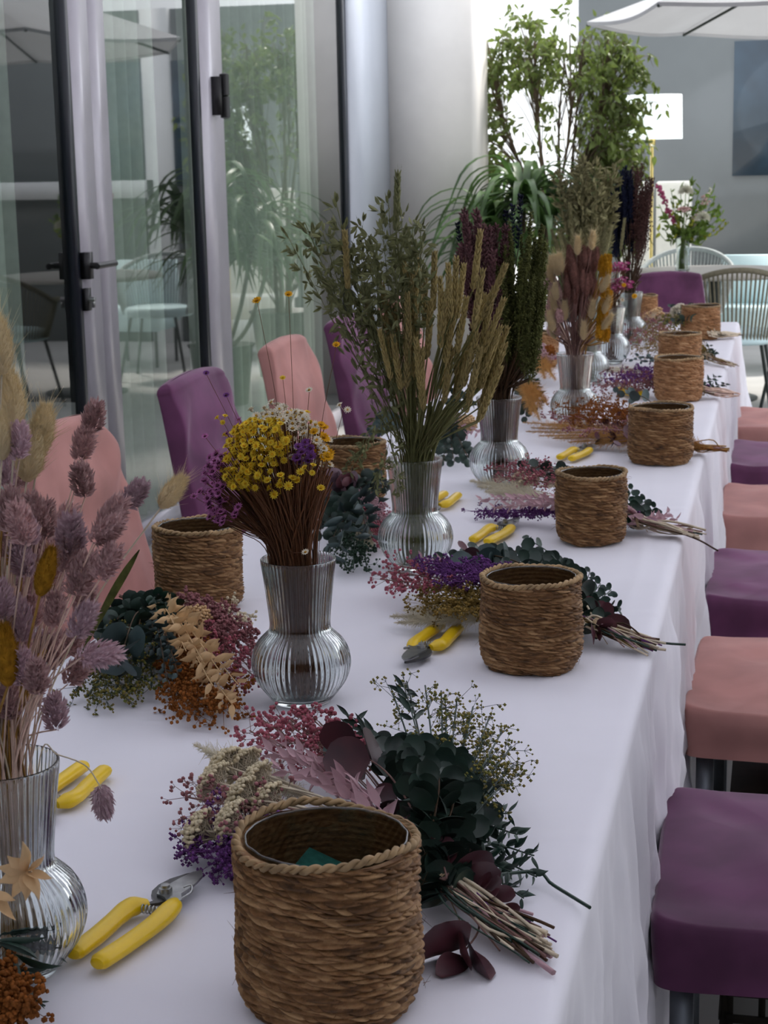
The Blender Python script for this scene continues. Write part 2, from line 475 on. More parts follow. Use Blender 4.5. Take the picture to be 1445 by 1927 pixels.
b.tube([(WX+.075, hy-.03, hz), (WX+.075, hy+.01, hz), (WX+.075, hy+.14, hz)], .011, 10)
h = b.build('door_handle', M['black'], door)
b = MB(); lz = atx(170, 563, WX+.03)[2]
b.box((WX+.012, hy-.018, lz-.038), (WX+.030, hy+.018, lz+.038)); lo_ = b.build('lock_plate', M['black'], door, smooth=False)
b = MB(); b.tube([(WX+.03, hy, lz), (WX+.05, hy, lz)], .009, 12); b.box((WX+.04, hy-.005, lz-.028), (WX+.049, hy+.005, lz)); b.build('lock_cylinder', M['steel'], lo_, smooth=False)
b = MB(); y_, z0_, z1_ = 7.17, atx(400, 220, WX+.05)[2], atx(400, 137, WX+.05)[2]
zm = (z0_+z1_)/2
b.tube([(WX+.055, y_, z0_), (WX+.055, y_, zm-.003)], .021, 10); b.tube([(WX+.055, y_, zm+.003), (WX+.055, y_, z1_)], .021, 10)
b.box((WX+.012, y_-.045, z0_+.01), (WX+.05, y_+.0, z1_-.01)); b.build('door_hinge', M['black'], door)


def curtain(name_label, y0, y1, step, amp, x, seed):
    n = int((y1-y0)/step*14); y = np.linspace(y0, y1, n); ph = (y-y0)/step*2*math.pi
    ph = ph+1.1*np.sin(ph*.37+seed)
    xo = x+amp*np.abs(np.sin(ph/2))**.7*2-amp+.008*np.sin(ph*.21)
    zz = np.linspace(.03, 2.7, 6)
    G = np.stack([np.broadcast_to(xo[:, None], (n, 6)), np.broadcast_to(y[:, None], (n, 6)), np.broadcast_to(zz[None], (n, 6))], -1)
    m = MB(); m.grid(G); o = m.build('curtain', M['curtain'])
    return tag(o, name_label, 'curtain')


curtain('sheer pleated curtain behind the left glass panel, beside the door edge', 4.3, 5.50, .16, .05, WX-.20, 1)
curtain('sheer pleated curtain hanging behind the glass of the door leaf', 6.0, 6.90, .13, .05, WX-.20, 2)
curtain('pale sheer curtain behind the glass panel next to the white column', 7.3, 9.40, .15, .045, WX-.16, 3)

# ------------------------------------------------------------------ long table and its cloth
TX0, TX1, TY0, TY1, TZ = -.965, -.158, .25, 7.22, .75
t = thing('banquet_table', 'long banquet table hidden under the white cloth', 'table', ((TX0+TX1)/2, 3.7, 0))
b = MB(); hw = (TX1-TX0)/2
b.box((-hw+.01, TY0-3.7+.01, .715), (hw-.01, TY1-3.7-.01, .742)); b.build('table_top', M['tabletop'], t, smooth=False)
for sx in (-1, 1):
    for yy in (.5, 6.9):
        b = MB(); b.tube([(sx*(hw-.08), yy-3.7, 0), (sx*(hw-.08), yy-3.7, .716)], .02, 8); b.build('leg', M['legmetal'], t)

nY = 620; Y = np.linspace(TY0, TY1, nY)
prof = []      # (side, depth below, x on top)
top_x = np.linspace(TX0+.014, TX1-.014, 90)
dep = np.concatenate([np.array([.003, .008, .014]), np.linspace(.03, .66, 30)])
G = []
for d in dep[::-1]: G.append(('l', d))
for x in top_x: G.append(('t', x))
for d in dep: G.append(('r', d))
cl = np.zeros((nY, len(G), 3))
for k, (s_, v) in enumerate(G):
    if s_ == 't':
        z = TZ+.0022*noise2(np.full(nY, v*9), Y*4, 3)+.0010*noise2(np.full(nY, v*30)+Y*9, Y*13, 5)
        for (yy, ww, aa) in ((1.73, .012, .0016), (2.62, .010, .0014), (3.42, .01, .0014), (4.3, .01, .0012)):
            z = z+aa*np.exp(-((Y-yy-.05*np.sin(v*7)-.12*v)/ww)**2)
        z = z+.0022*np.exp(-((v-TX1+.09+.03*np.sin(Y*1.7))/.006)**2)*(.5+.5*np.sin(Y*2.3+1))
        cl[:, k] = np.stack([np.full(nY, v), Y, z], -1)
    else:
        sg = 1 if s_ == 'r' else -1; xe = TX1 if s_ == 'r' else TX0
        r = .014
        if v <= .014:
            a = math.acos(max(-1, 1-v/r)); off = -r+r*math.sin(a); zz = TZ-v
        else:
            off = 0; zz = TZ-v
        dd = max(0, v-.014)
        A = .012+.10*dd if s_ == 'r' else .01+.08*dd
        A = min(A, .010+.07*dd)*min(1, dd/.05)
        fold = noise2(Y*13+dd*1.5, Y*0+dd*3, 11)+.6*noise2(Y*31+dd*5*np.sin(Y*3), Y*2+dd*4, 12)+.4*noise2(Y*70, Y*20+dd*30, 13)
        fl = .09*dd*np.clip((Y-6.6)/.6, 0, 1)**2*1.5
        x = xe+sg*(off+A*fold*1.0+.003*min(1, dd/.08)+fl+.012*dd)
        cl[:, k] = np.stack([x, Y, np.full(nY, zz)+.004*noise2(Y*2, Y*0, 4)*(dd > 0)*min(1, dd/.1)], -1)
b = MB(); b.grid(cl)
# far end hanging down
ex = np.linspace(TX0+.014, TX1-.014, 90); dd = np.linspace(0, .66, 30)
E_ = np.zeros((90, 30, 3))
for j, d in enumerate(dd):
    E_[:, j] = np.stack([ex*1.0, TY1+.012*min(1, d/.02)+(.015+.05*d)*min(1, d/.05)*(noise2(ex*16, ex*0+d*2, 21)*.6+.6)*1.0, np.full(90, TZ-d)], -1)
b.grid(E_)
o = b.build('tablecloth', M['cloth']); tag(o, 'long white tablecloth draped over the banquet table down to the floor', 'tablecloth')

# ------------------------------------------------------------------ slipcovered chairs


def slip_back(seed, w0=.60, w1=.385, z0=.36, z1=.895, th=.055):
    """padded back, local: seat side faces +X, tall axis Z, leaning back towards -X"""
    rs = np.random.RandomState(seed); nu, nv = 48, 56
    m = MB()
    v = np.linspace(0, 1, nv); hw_ = .5*(w0+(w1-w0)*v)
    lean = -.115*((v)**1.15)
    # rounded-rectangle loop in plan
    th_ = np.linspace(0, 2*math.pi, 96, endpoint=False); p = 10.0
    cx = np.sign(np.cos(th_))*np.abs(np.cos(th_))**(2/p); cy = np.sign(np.sin(th_))*np.abs(np.sin(th_))**(2/p)
    G = np.zeros((96, nv+7, 3))
    k1, k2, k3 = rs.uniform(-1, 1, 3)
    for j in range(nv+7):
        if j < nv: vv = v[j]; s = 1.0; zz = z0+(z1-z0)*vv; h_ = hw_[j]; lx = lean[j]
        else:
            a = (j-nv+1)/7*math.pi/2; s = math.cos(a); zz = z1+.022*math.sin(a); h_ = hw_[-1]; lx = lean[-1]; vv = 1
        yy = cy*(h_-.02*(1-s)) if s > .02 else cy*h_*.9
        xx = cx*th/2*max(s, .02)
        face = np.clip(cx*1.6, 0, 1)
        diag = (yy+h_)*1.0+(1-vv)*.35
        wr = .0095*np.sin(diag*38+3*noise2(yy*6, vv*4+yy*0, seed)+k1*3)*np.exp(-((vv-.72-.25*(yy/h_)*k2)/.28)**2)
        wr = wr+.003*np.sin((yy*30+vv*22*k3)+2*noise2(yy*9, vv*7+yy*0, seed+3))+.004*noise2(yy*14, vv*6+yy*0, seed+5)
        bulge = .010*(1-(yy/h_)**2)*math.sin(math.pi*min(1, vv*.95+.05))
        G[:, j] = np.stack([xx+lx+face*(wr+bulge), yy, np.full(96, zz)-.014*(yy/h_)**2*(vv > .9)*np.exp((vv-1)*20)], -1)
    m.grid(G, wrapu=True)
    return m


def slip_seat(seed, wx=.42, wy=.50, z1=.463, drop=.088):
    """square seat under a stretched cover; local centre at the seat's middle"""
    m = MB(); p = 16.0; n = 240
    th_ = np.linspace(0, 2*math.pi, n, endpoint=False)
    cx = np.sign(np.cos(th_))*np.abs(np.cos(th_))**(2/p); cy = np.sign(np.sin(th_))*np.abs(np.sin(th_))**(2/p)
    rows = []
    for d in np.linspace(drop, .012, 7): rows.append((1.0+.012*math.sin(d*60), z1-d))
    for a in (20, 45, 70, 90): rows.append((1-.028*(1-math.cos(math.radians(a))), z1-.012+.012*math.sin(math.radians(a))))
    rows += [(s, z1) for s in np.linspace(.96, 0.0, 35)]
    G = np.zeros((n, len(rows), 3))
    for j, (s, z) in enumerate(rows):
        x, y = cx*s*wx/2, cy*s*wy/2
        zz = z+0*x
        if z >= z1-.012:
            w = .008*noise2(x*16, y*16, seed)+.006*noise2(x*36+y*10, y*18, seed+1)*min(1, 2.2*(1-s)+.3)
            e = np.exp(-((np.abs(x)-wx/2)**2+(np.abs(y)-wy/2)**2)/.004)
            zz = zz+w+.010*(1-(2*x/wx)**2)*(1-(2*y/wy)**2)+.008*e
        else:
            o_ = .004*noise2((x+y)*18, z*30+x*9, seed+2)
            x, y = x*(1+o_/.23), y*(1+o_/.23)
            zz = zz+.006*noise2(x*9, y*9, seed+4)*(j < 2)
        G[:, j] = np.stack([x, y, zz], -1)
    m.grid(G, wrapu=True)
    return m


def slip_chair(label, m, loc, rz, seed, group, seat_w=.50):
    """local: faces +X, seat centre at the origin, back behind at -X"""
    t = thing('slipcovered_chair', label, 'chair', loc, rz, group)
    slip_seat(seed, .42 if seat_w > .495 else .38, seat_w).build('seat', M[m], t)
    o = slip_back(seed+40).build('backrest', M[m], t); o.location = (-.222 if seat_w > .495 else -.160, 0, 0)
    for sx in (-1, 1):
        for sy in (-1, 1):
            q = MB(); x, y = sx*.17, sy*(seat_w/2-.045)
            q.box((x-.015, y-.015, 0), (x+.015, y+.015, .39)); q.build('leg', M['legmetal'], t, smooth=False)
    return t


lefts = [(3.27, 'pink', 'pink slipcovered chair left of the table, nearest, behind the pale pink grass heads', 0),
         (4.11, 'purple', 'purple slipcovered chair left of the table, between the two nearest pink chairs', 1),
         (4.95, 'pink', 'pale pink slipcovered chair left of the table, behind the yellow dried flowers', 2),
         (5.70, 'purple', 'purple slipcovered chair left of the table, half hidden by the green oat stems', 3),
         (6.48, 'pink', 'pink slipcovered chair farthest along the left of the table, glimpsed through the wheat', 4)]
for y, m, lb, k in lefts:
    slip_chair(lb, m, (-1.150, y+.02, 0), 0.0, 7+k*3, 'slipcovered chairs on the left of the table', .49)
rights = [(2.315, 'purple', 'purple velvet chair seat right of the table, nearest to the camera'),
          (3.20, 'pink', 'pink chair seat right of the table, nearest of the pink ones'),
          (4.00, 'purple', 'purple chair seat right of the table, between the two nearest pink seats'),
          (4.90, 'pink', 'pink chair seat right of the table, level with the third basket'),
          (5.71, 'purple', 'purple chair seat right of the table, farthest of the purple ones on that side'),
          (6.50, 'pink', 'pale pink chair seat right of the table, farthest on that side')]
for k, (y, m, lb) in enumerate(rights):
    slip_chair(lb, m, (-.150+.212, y+.03, 0), math.pi+[.02, -.02, .0, .01, -.01, 0][k], 31+k*3, 'slipcovered chairs on the right of the table')
c = slip_chair('purple velvet chair at the far head of the table, facing down its length', 'purple', (-.475, 7.50, 0), -math.pi/2, 77, 'slipcovered chair at the head of the table')
del c['group']
for q in c.children:
    if q.name.startswith('backrest'): q.scale = (1, .72, 1.0)

t = thing('wicker_crate', 'dark open-weave crate on the floor under the right-hand chairs', 'crate', (.077, 3.25, 0))
b = MB(); X0, X1, Y0, Y1 = -.135, .135, -.62, .5
for k in range(6):
    x = X0+.05*k
    b.box((x, Y0, 0), (x+.011, Y0+.008, .26)); b.box((x, Y1-.008, 0), (x+.011, Y1, .26))
for k in range(22):
    y = Y0+.052*k
    b.box((X0-.008, y, 0), (X0, y+.011, .26)); b.box((X1, y, 0), (X1+.008, y+.011, .26))
for k in range(6):
    z = .02+.045*k
    b.box((X0, Y0-.007, z), (X1, Y0, z+.012)); b.box((X0, Y1, z), (X1, Y1+.007, z+.012)); b.box((X0-.012, Y0, z), (X0-.007, Y1, z+.012)); b.box((X1+.007, Y0, z), (X1+.012, Y1, z+.012))
b.build('lattice', M['wicker'], t, smooth=False)
b = MB(); b.box((X0-.01, Y0, .262), (-.004, Y1, .285)); b.box((.004, Y0, .262), (X1+.01, Y1, .285)); b.build('lid', M['wicker'], t, smooth=False)

# ------------------------------------------------------------------ baskets


def basket_body(seed, R=.0705, Hh=.125, rows=17, nth=300, per=7, oval=.02, wob=.0012):
    rs = np.random.RandomState(seed); N = 27; ns = rows*per
    th = np.arange(nth)*2*math.pi/nth; s = (np.arange(ns)+.5)/ns*rows
    row = np.floor(s).astype(int); v = s-row
    tn = rs.rand(rows, N*2)*.9
    TH, S_ = np.meshgrid(th, s, indexing='ij'); RW = np.floor(S_).astype(int); V_ = S_-RW
    jit = rs.uniform(0, 1, rows); jw = rs.uniform(.8, 1.25, rows)
    U = TH/(2*math.pi)*N+jit[RW]+V_*1.25*np.where(RW % 2 == 0, 1, .6)+.35*np.sin(TH*5+RW*1.7)*.5+.25*np.sin(TH*11+RW*2.9)
    PU = U-np.floor(U); UI = np.mod(np.floor(U).astype(int), N*2)
    bump = (1-np.abs(2*V_-1)**2.4)*(.18+.82*np.sin(np.pi*PU)**.8)
    tone = np.clip(.08+tn[RW, UI]*.85+.12*(rs.rand(nth, ns)-.5), 0, 1)
    tone = np.where(tn[RW, UI] > .85, 1.0, tone)
    z0 = S_/rows*Hh
    z = z0+.0012*np.sin(TH*3+RW*.8)+.0008*np.sin(TH*7+RW*2.1)
    rr = R*(1+.02*np.sin(np.pi*z0/Hh))
    k = .026
    rr = np.where(z0 < k, rr-k*.62+k*.62*np.sqrt(np.clip(1-((k-z0)/k)**2, 0, 1)), rr)
    shape = 1+oval*np.sin(2*TH+seed)+.012*np.sin(3*TH+seed*2)
    r = rr*shape+.0046*bump-.003+wob*np.sin(TH*4+z0*60)
    m = MB(); G = np.stack([r*np.cos(TH), r*np.sin(TH), z], -1)
    m.grid(G, wrapu=True, tone=tone)
    # inside wall and floor
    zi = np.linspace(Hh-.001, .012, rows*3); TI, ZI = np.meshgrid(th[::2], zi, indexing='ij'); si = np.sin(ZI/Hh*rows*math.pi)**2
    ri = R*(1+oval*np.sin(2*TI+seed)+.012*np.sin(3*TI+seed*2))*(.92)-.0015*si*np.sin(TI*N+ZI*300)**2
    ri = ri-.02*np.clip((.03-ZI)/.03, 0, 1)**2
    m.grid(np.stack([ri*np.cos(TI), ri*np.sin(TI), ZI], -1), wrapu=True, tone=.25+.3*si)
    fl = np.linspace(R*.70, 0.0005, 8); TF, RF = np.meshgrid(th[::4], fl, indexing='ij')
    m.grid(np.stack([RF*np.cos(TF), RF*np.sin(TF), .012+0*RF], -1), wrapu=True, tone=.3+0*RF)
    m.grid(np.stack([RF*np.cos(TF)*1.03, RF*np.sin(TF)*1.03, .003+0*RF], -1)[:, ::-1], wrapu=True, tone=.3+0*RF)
    # top ledge between walls
    t2 = th[::2]
    ro = R*(1+oval*np.sin(2*t2+seed)+.012*np.sin(3*t2+seed*2))
    G = np.stack([np.stack([ro*q*np.cos(t2), ro*q*np.sin(t2), np.full(len(t2), Hh-.001)], -1) for q in (1.0, .92)], 1)
    m.grid(G, wrapu=True, tone=np.full((len(t2), 2), .5))
    # a few loose fibres
    k = 60; a = rs.rand(k)*6.28; zz = rs.uniform(.01, Hh, k); P = np.stack([R*1.03*np.cos(a), R*1.03*np.sin(a), zz], -1)
    D = np.stack([np.cos(a+rs.normal(0, .9, k)), np.sin(a+rs.normal(0, .9, k)), rs.normal(0, .8, k)], -1)
    m.sticks(P, P+D*rs.uniform(.003, .011, k)[:, None], .0003, .0001)
    return m


def basket_rim(seed, R=.0705, Hh=.125, oval=.02, wave=.0018):
    m = MB(); n = 560; t = np.arange(n)*2*math.pi/n; tw = 46/2
    ro = R*.975*(1+oval*np.sin(2*t+seed)+.012*np.sin(3*t+seed*2)); zc = Hh+.0012+wave*np.sin(2*t+seed*1.3)+.0008*np.sin(5*t)
    for ph in (0, math.pi):
        a = t*tw+ph+.3*np.sin(t*6); rr = .0018
        x = (ro+rr*np.cos(a)); z = zc+rr*np.sin(a)
        m.tube(np.stack([x*np.cos(t), x*np.sin(t), z], -1), .0022+.0005*np.sin(t*9+ph), 7, closed=True)
    return m


def basket_liner(seed, R=.0705, Hh=.125, oval=.02):
    rs = np.random.RandomState(seed); t = np.arange(120)*2*math.pi/120; z = np.linspace(.015, Hh+.001, 26)
    T, Z = np.meshgrid(t, z, indexing='ij')
    r = R*.885*(1+oval*np.sin(2*T+seed)+.012*np.sin(3*T+seed*2))-.0022*np.abs(noise2(T*4+Z*60, Z*90+np.sin(T)*2, seed))-.001*np.sin(T*17+Z*200)*np.sin(Z*130)
    r = r-.006*np.clip(1-(Hh-Z)/.01, 0, 1)*0
    m = MB(); m.grid(np.stack([r*np.cos(T), r*np.sin(T), Z], -1), wrapu=True)
    m.tube(np.stack([r[:, -1]*np.cos(t), r[:, -1]*np.sin(t), Z[:, -1]], -1), .0011, 5, closed=True)
    return m


def make_basket(label, loc, D, seed, hi=False, mt='grassA', hr=.90, loc_z=.7505, rim_wave=.0015, proto=None, rz=0.0, cat='basket'):
    t = thing('woven_basket', label, cat, (loc[0], loc[1], loc_z), rz, 'woven seagrass planter baskets')
    R = D/2/1.045; Hh = D*hr
    if proto is None:
        kw = dict(rows=25, nth=800, per=8) if hi else dict(rows=22, nth=330, per=7)
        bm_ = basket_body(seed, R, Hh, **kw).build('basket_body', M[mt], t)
        basket_rim(seed, R, Hh, wave=rim_wave).build('rim', M['rimA'], t)
        basket_liner(seed, R, Hh).build('clear_liner', M['liner'], t)
    return t


bs = [  # px, py of the base centre, width in metres, label
    (624, 1884, .152, 'seagrass basket nearest the camera, green foam block showing inside its clear liner', 'grassA', .925),
    (1001, 1254, .1365, 'seagrass basket second nearest on the right, beside the open yellow secateurs', 'grassA', .90),
    (1113, 1018, .131, 'third seagrass basket from the camera on the right, lilac leaves beside it', 'grassA', .93),
    (1243, 870, .1455, 'wide low seagrass basket on the right, fourth from the camera, empty but for its liner', 'grassA', .84),
    (1276, 753, .139, 'orange-brown basket on the right, standing just in front of a half-hidden one', 'grassB', .84),
    (1279, 697, .140, 'orange-brown basket on the right whose lower half is hidden by the basket in front', 'grassB', .82),
    (1318, 638, .144, 'small-looking basket near the far right corner of the table', 'grassB', .84),
    (1215, 596, .098, 'basket farthest away, before the purple chair at the head of the table', 'grassB', .9),
    (376, 1143, .137, 'basket on the left side of the table before the nearest pink chair', 'grassA', .93),
    (666, 938, .136, 'basket on the left side of the table behind the yellow flower vase', 'grassA', .84),
    (1017, 690, .120, 'left-hand basket seen only as a sliver beside the brown bunny-tail bouquet', 'grassB', .92),
]
BK = []
for k, (px, py, D, lb, mt, hr) in enumerate(bs):
    p = at(px, py)
    BK.append(p)
    make_basket(lb, p, D, 3+k*2, hi=(k == 0), mt=mt, hr=hr, rim_wave=.005 if k == 0 else .0018, rz=[.4, 2, 1, 0, 2.5, 1.2, .3, 2, 0, 3, 1][k])
# foam block lying in the nearest basket
p = BK[0]; b = MB()
V = np.array([(-.036, -.025, 0), (.036, -.028, 0), (.038, .022, 0), (-.03, .027, 0), (-.034, -.023, .100), (.034, -.026, .078), (.036, .02, .080), (-.028, .025, .104)])
b.add(V, [(0, 3, 2, 1), (4, 5, 6, 7), (0, 1, 5, 4), (1, 2, 6, 5), (2, 3, 7, 6), (3, 0, 4, 7)])
o = b.build('floral_foam', M['foam'], smooth=False, loc=(p[0]+.004, p[1]+.008, .7505+.0135)); tag(o, 'dark green floral foam block inside the nearest seagrass basket', 'floral foam')

# ------------------------------------------------------------------ ribbed glass vases
VPROF = [(.000, .001), (.020, .0008), (.034, .001), (.0375, .004), (.046, .016), (.0555, .032), (.0605, .050), (.0590, .068), (.0525, .083), (.0430, .094), (.0378, .100), (.0365, .108), (.0375, .124), (.0400, .150), (.0430, .176), (.0455, .196)]
VPROF = [(a*1.03, b*.94) for a, b in VPROF]


def vase_mesh(sc=1.0, ribs=52, nth=468):
    P = spline(np.array([(a, 0, b) for a, b in VPROF]), 70)[:, [0, 2]]*sc
    P[:, 0] = np.maximum(P[:, 0], 0)
    th = np.arange(nth)*2*math.pi/nth
    m = MB()
    rib = .0006*np.cos(th*ribs)[:, None]*np.clip((P[None, :, 1]-.012*sc)/.012, 0, 1)*np.clip((.190*sc-P[None, :, 1])/.01, 0, 1)
    R_ = P[None, :, 0]+rib
    Go = np.stack([R_*np.cos(th)[:, None], R_*np.sin(th)[:, None], np.broadcast_to(P[None, :, 1], R_.shape)], -1)
    # rounded lip, inner wall and a thick bottom
    top = P[-1]; q = []
    for a in np.linspace(0, math.pi, 6)[1:-1]: q.append((top[0]-.00125+.00125*math.cos(a), top[1]+.00125*math.sin(a)))
    inn = [(r-.0025, z) for r, z in P[::-1] if z > .010*sc]
    inn = [(r, z) for r, z in inn]
    inn += [(inn[-1][0]*f, .0085*sc+.0) for f in (.92, .7, .4, .0)]
    I = np.array(q+inn); I[:, 0] = np.maximum(I[:, 0], 0)
    Gi = np.stack([I[None, :, 0]*np.cos(th)[:, None], I[None, :, 0]*np.sin(th)[:, None], np.broadcast_to(I[None, :, 1], (nth, len(I)))], -1)
    m.grid(np.concatenate([Go, Gi], 1), wrapu=True)
    return m


vases = [(30, 1826, 'ribbed glass vase nearest the camera at the left edge, full of pale pink grass heads', 1.0),
         (569, 1320, 'ribbed glass vase with the yellow, magenta and white star flowers', 1.0),
         (783, 1068, 'ribbed glass vase holding green oats and golden wheat', 1.0),
         (940, 914, 'ribbed glass vase holding the dark mauve and green spikes', 1.0),
         (1082, 803, 'ribbed glass vase holding brown and cream bunny tails', 1.0),
         (1107, 722, 'ribbed glass vase mostly hidden, its round base behind the bunny-tail vase', 1.0),
         (1149, 684, 'ribbed glass vase with brown stems and small pink flowers', 1.0),
         (1184, 647, 'ribbed glass vase farthest away, holding navy and brown spikes', 1.0)]
me = vase_mesh().build('vase', M['glass'], link=False)
VP = []
for px, py, lb, sc in vases:
    p = at(px, py); VP.append(p)
    o = inst('glass_vase', me, None, (p[0], p[1], .7512)); tag(o, lb, 'vase', 'ribbed glass vases')

# ------------------------------------------------------------------ secateurs


def blade(m, out, z0, z1, mi=0):
    P = np.array(out, float); n = len(P); V = np.vstack([np.c_[P, np.full(n, z0)], np.c_[P, np.full(n, z1)]])
    c0 = [0]*0
    tri = []
    idx = list(range(n))
    # ear clipping
    def area(a, b, c): return (P[b][0]-P[a][0])*(P[c][1]-P[a][1])-(P[b][1]-P[a][1])*(P[c][0]-P[a][0])
    sgn = 1 if sum(P[i-1][0]*P[i][1]-P[i][0]*P[i-1][1] for i in range(n)) > 0 else -1
    g = 0
    while len(idx) > 3 and g < 500:
        g += 1
        for k in range(len(idx)):
            a, b_, c = idx[k-1], idx[k], idx[(k+1) % len(idx)]
            if sgn*area(a, b_, c) <= 0: continue
            if any(sgn*area(a, b_, q) > 0 and sgn*area(b_, c, q) > 0 and sgn*area(c, a, q) > 0 for q in idx if q not in (a, b_, c)): continue
            tri.append((a, b_, c)); idx.pop(k); break
    tri.append(tuple(idx))
    m.add(V, [(a, c, b_) for a, b_, c in tri]+[(a+n, b_+n, c+n) for a, b_, c in tri], mi)
    m.add(V, [(i, (i+1) % n, (i+1) % n+n, i+n) for i in range(n)], mi)


def make_secateurs():
    t = thing('secateurs', None, None)

    def handle(pts, rad, name):
        m = MB(); m.tube(spline(pts, 26), np.interp(np.linspace(0, 1, 26), np.linspace(0, 1, len(rad)), rad), 12, flat=.72, up=(0, 0, 1))
        return m.build(name, M['yellowgrip'], t)
    handle([(-.020, .008, .010), (-.034, .0175, .011), (-.055, .0190, .010), (-.090, .0175, .0095), (-.124, .0175, .010), (-.133, .017, .010)], [.006, .0115, .0105, .0095, .0098, .0100, .0095, .0065], 'handle')
    handle([(-.008, -.014, .010), (-.026, -.0185, .011), (-.055, -.0195, .010), (-.095, -.0165, .0095), (-.132, -.013, .010), (-.142, -.012, .010)], [.006, .0095, .0105, .0100, .0098, .0100, .0098, .0070], 'handle')
    m = MB()
    blade(m, [(-.030, .012), (-.014, .004), (-.006, .012), (.004, .0165), (.018, .0175), (.034, .014), (.050, .005), (.0585, -.004), (.058, -.007), (.048, .001), (.034, .006), (.022, .005), (.012, -.001), (.008, -.010), (-.006, -.012), (-.018, -.002)], .0085, .0115)
    m.build('hooked_blade', M['steeldark'], t, smooth=False)
    m = MB()
    blade(m, [(-.022, -.016), (-.010, -.004), (-.006, .006), (.004, .009), (.016, .006), (.032, .003), (.048, -.001), (.0575, -.007), (.046, -.0145), (.030, -.0165), (.014, -.0165), (.002, -.015), (-.010, -.022)], .0118, .0142)
    m.build('cutting_blade', M['steel'], t, smooth=False)
    m = MB(); m.tube([(0, 0, .004), (0, 0, .0185)], .0062, 6); m.tube([(0, 0, .0185), (0, 0, .0215)], .0042, 12); m.build('pivot_bolt', M['steel'], t, smooth=False)
    a = np.linspace(0, 2*math.pi*6, 90)
    m = MB(); y = np.linspace(.010, -.012, 90)
    m.tube(np.stack([-.033+.0036*np.cos(a), y, .011+.0036*np.sin(a)], -1), .0008, 5); m.build('spring', M['steel'], t)
    m = MB(); m.tube(spline([(-.006, -.018, .012), (.008, -.022, .014), (.014, -.019, .018), (.009, -.014, .017)], 14), .0011, 5); m.build('safety_catch', M['steel'], t)
    return t


def place_sec(t, pivot, tail, label):
    """pivot bolt and handle ends given as pixels on the table top"""
    a = at(*pivot); b_ = at(*tail); d = a-b_
    t.location = (a[0], a[1], .7512); t.rotation_euler = (0, 0, math.atan2(d[1], d[0]))
    t.scale = (1, 1, 1)
    tag(t, label, 'secateurs', 'yellow-handled secateurs'); return t


s0 = make_secateurs()
secs = [((313, 1708), (158, 1835), 'yellow-handled secateurs nearest the camera, left of the nearest basket, blades pointing away'),
        ((793, 1240), (848, 1186), 'yellow-handled secateurs with blades towards the camera, left of the second basket'),
        ((80, 1545), (140, 1492), 'yellow-handled secateurs half hidden behind the nearest glass vase'),
        ((950, 1000), (905, 1030), 'yellow-handled secateurs lying behind the eucalyptus of the second bouquet'),
        ((815, 965), (850, 938), 'yellow-handled secateurs whose handle ends poke out behind the oat and wheat vase'),
        ((1100, 853), (1062, 873), 'yellow-handled secateurs lying behind the third basket on the right'),
        ((1170, 738), (1192, 746), 'yellow-handled secateurs glimpsed under a green leaf by the fourth basket')]
for k, (a, b_, lb) in enumerate(secs):
    t = s0 if k == 0 else copy_thing(s0)
    place_sec(t, a, b_, lb)

# ------------------------------------------------------------------ behind the table
rs = np.random.RandomState(5)
p = aty(888, 300, 10.42)
b = MB(); q0 = aty(882, 560, 12.1); q1 = aty(908, -40, 12.1)
b.tube([(q0[0], q0[1], 0), q0, q1, q1+(q1-q0)*.3], .012, 12)
o = b.build('copper_pole', M['copper']); tag(o, 'slim leaning copper pole beside the white column, behind the leafy tree', 'pole')

# weeping fig in a pot
TYr = 11.4; tc0 = aty(1045, 300, TYr)
t = thing('ficus_tree', 'tall small-leaved indoor fig tree with arching crown beyond the table', 'tree', (tc0[0], TYr, 0))
b = MB(); b.lathe([(.0, .002), (.17, .002), (.22, .42), (.235, .44), (.215, .44), (.20, .40), (.0, .40)], 32); b.build('pot', M['pot'], t)
trunks = []
m = MB()
for k in range(7):
    a = k/7*6.28+.3; r0 = .04; lean = rs.uniform(.10, .34)
    P = spline([(r0*math.cos(a), r0*math.sin(a), .38), (.08*math.cos(a), .08*math.sin(a), 1.0), (lean*math.cos(a+.4), lean*math.sin(a+.4)*.8, 1.6), (lean*1.35*math.cos(a+.3), lean*1.1*math.sin(a+.3), 2.15)], 24)
    trunks.append(P); m.tube(P, np.linspace(.014, .005, 24), 7)
tw = []


def pix2loc(px, py, dy): return aty(px, py, TYr+dy)-np.array([tc0[0], TYr, 0])


# twigs: sampled inside the crown's outline, denser along its rim
cent = []
while len(cent) < 560:
    px, py = rs.uniform(872, 1212), rs.uniform(28, 470)
    x = (px-1045)/160.; 
    top = 45+ 22*np.sin(px*.031)+ (90*max(0, abs(x)-.55)**1.2*2.2)
    if py < top: continue
    if abs(x) > 1.0: continue
    # loose, see-through heart
    if abs(px-1020) < 85 and 150 < py < 420 and rs.rand() < .90: continue
    if px > 1185 and py > 330: continue
    cent.append((px, py, rs.uniform(-.38, .38)*math.sqrt(max(.05, 1-x*x))))
for e in ((1205, 130, 0), (1190, 100, .1), (1218, 150, 0), (1228, 190, .0), (1245, 192, .0), (1215, 105, 0), (985, 18, 0), (1000, 32, 0), (965, 15, 0), (1060, 15, 0), (1075, 5, .1), (900, 95, 0), (882, 118, 0), (890, 255, 0), (884, 205, 0), (1180, 200, 0), (1200, 188, 0)): cent.append(e)
LP, LD, LR = [], [], []
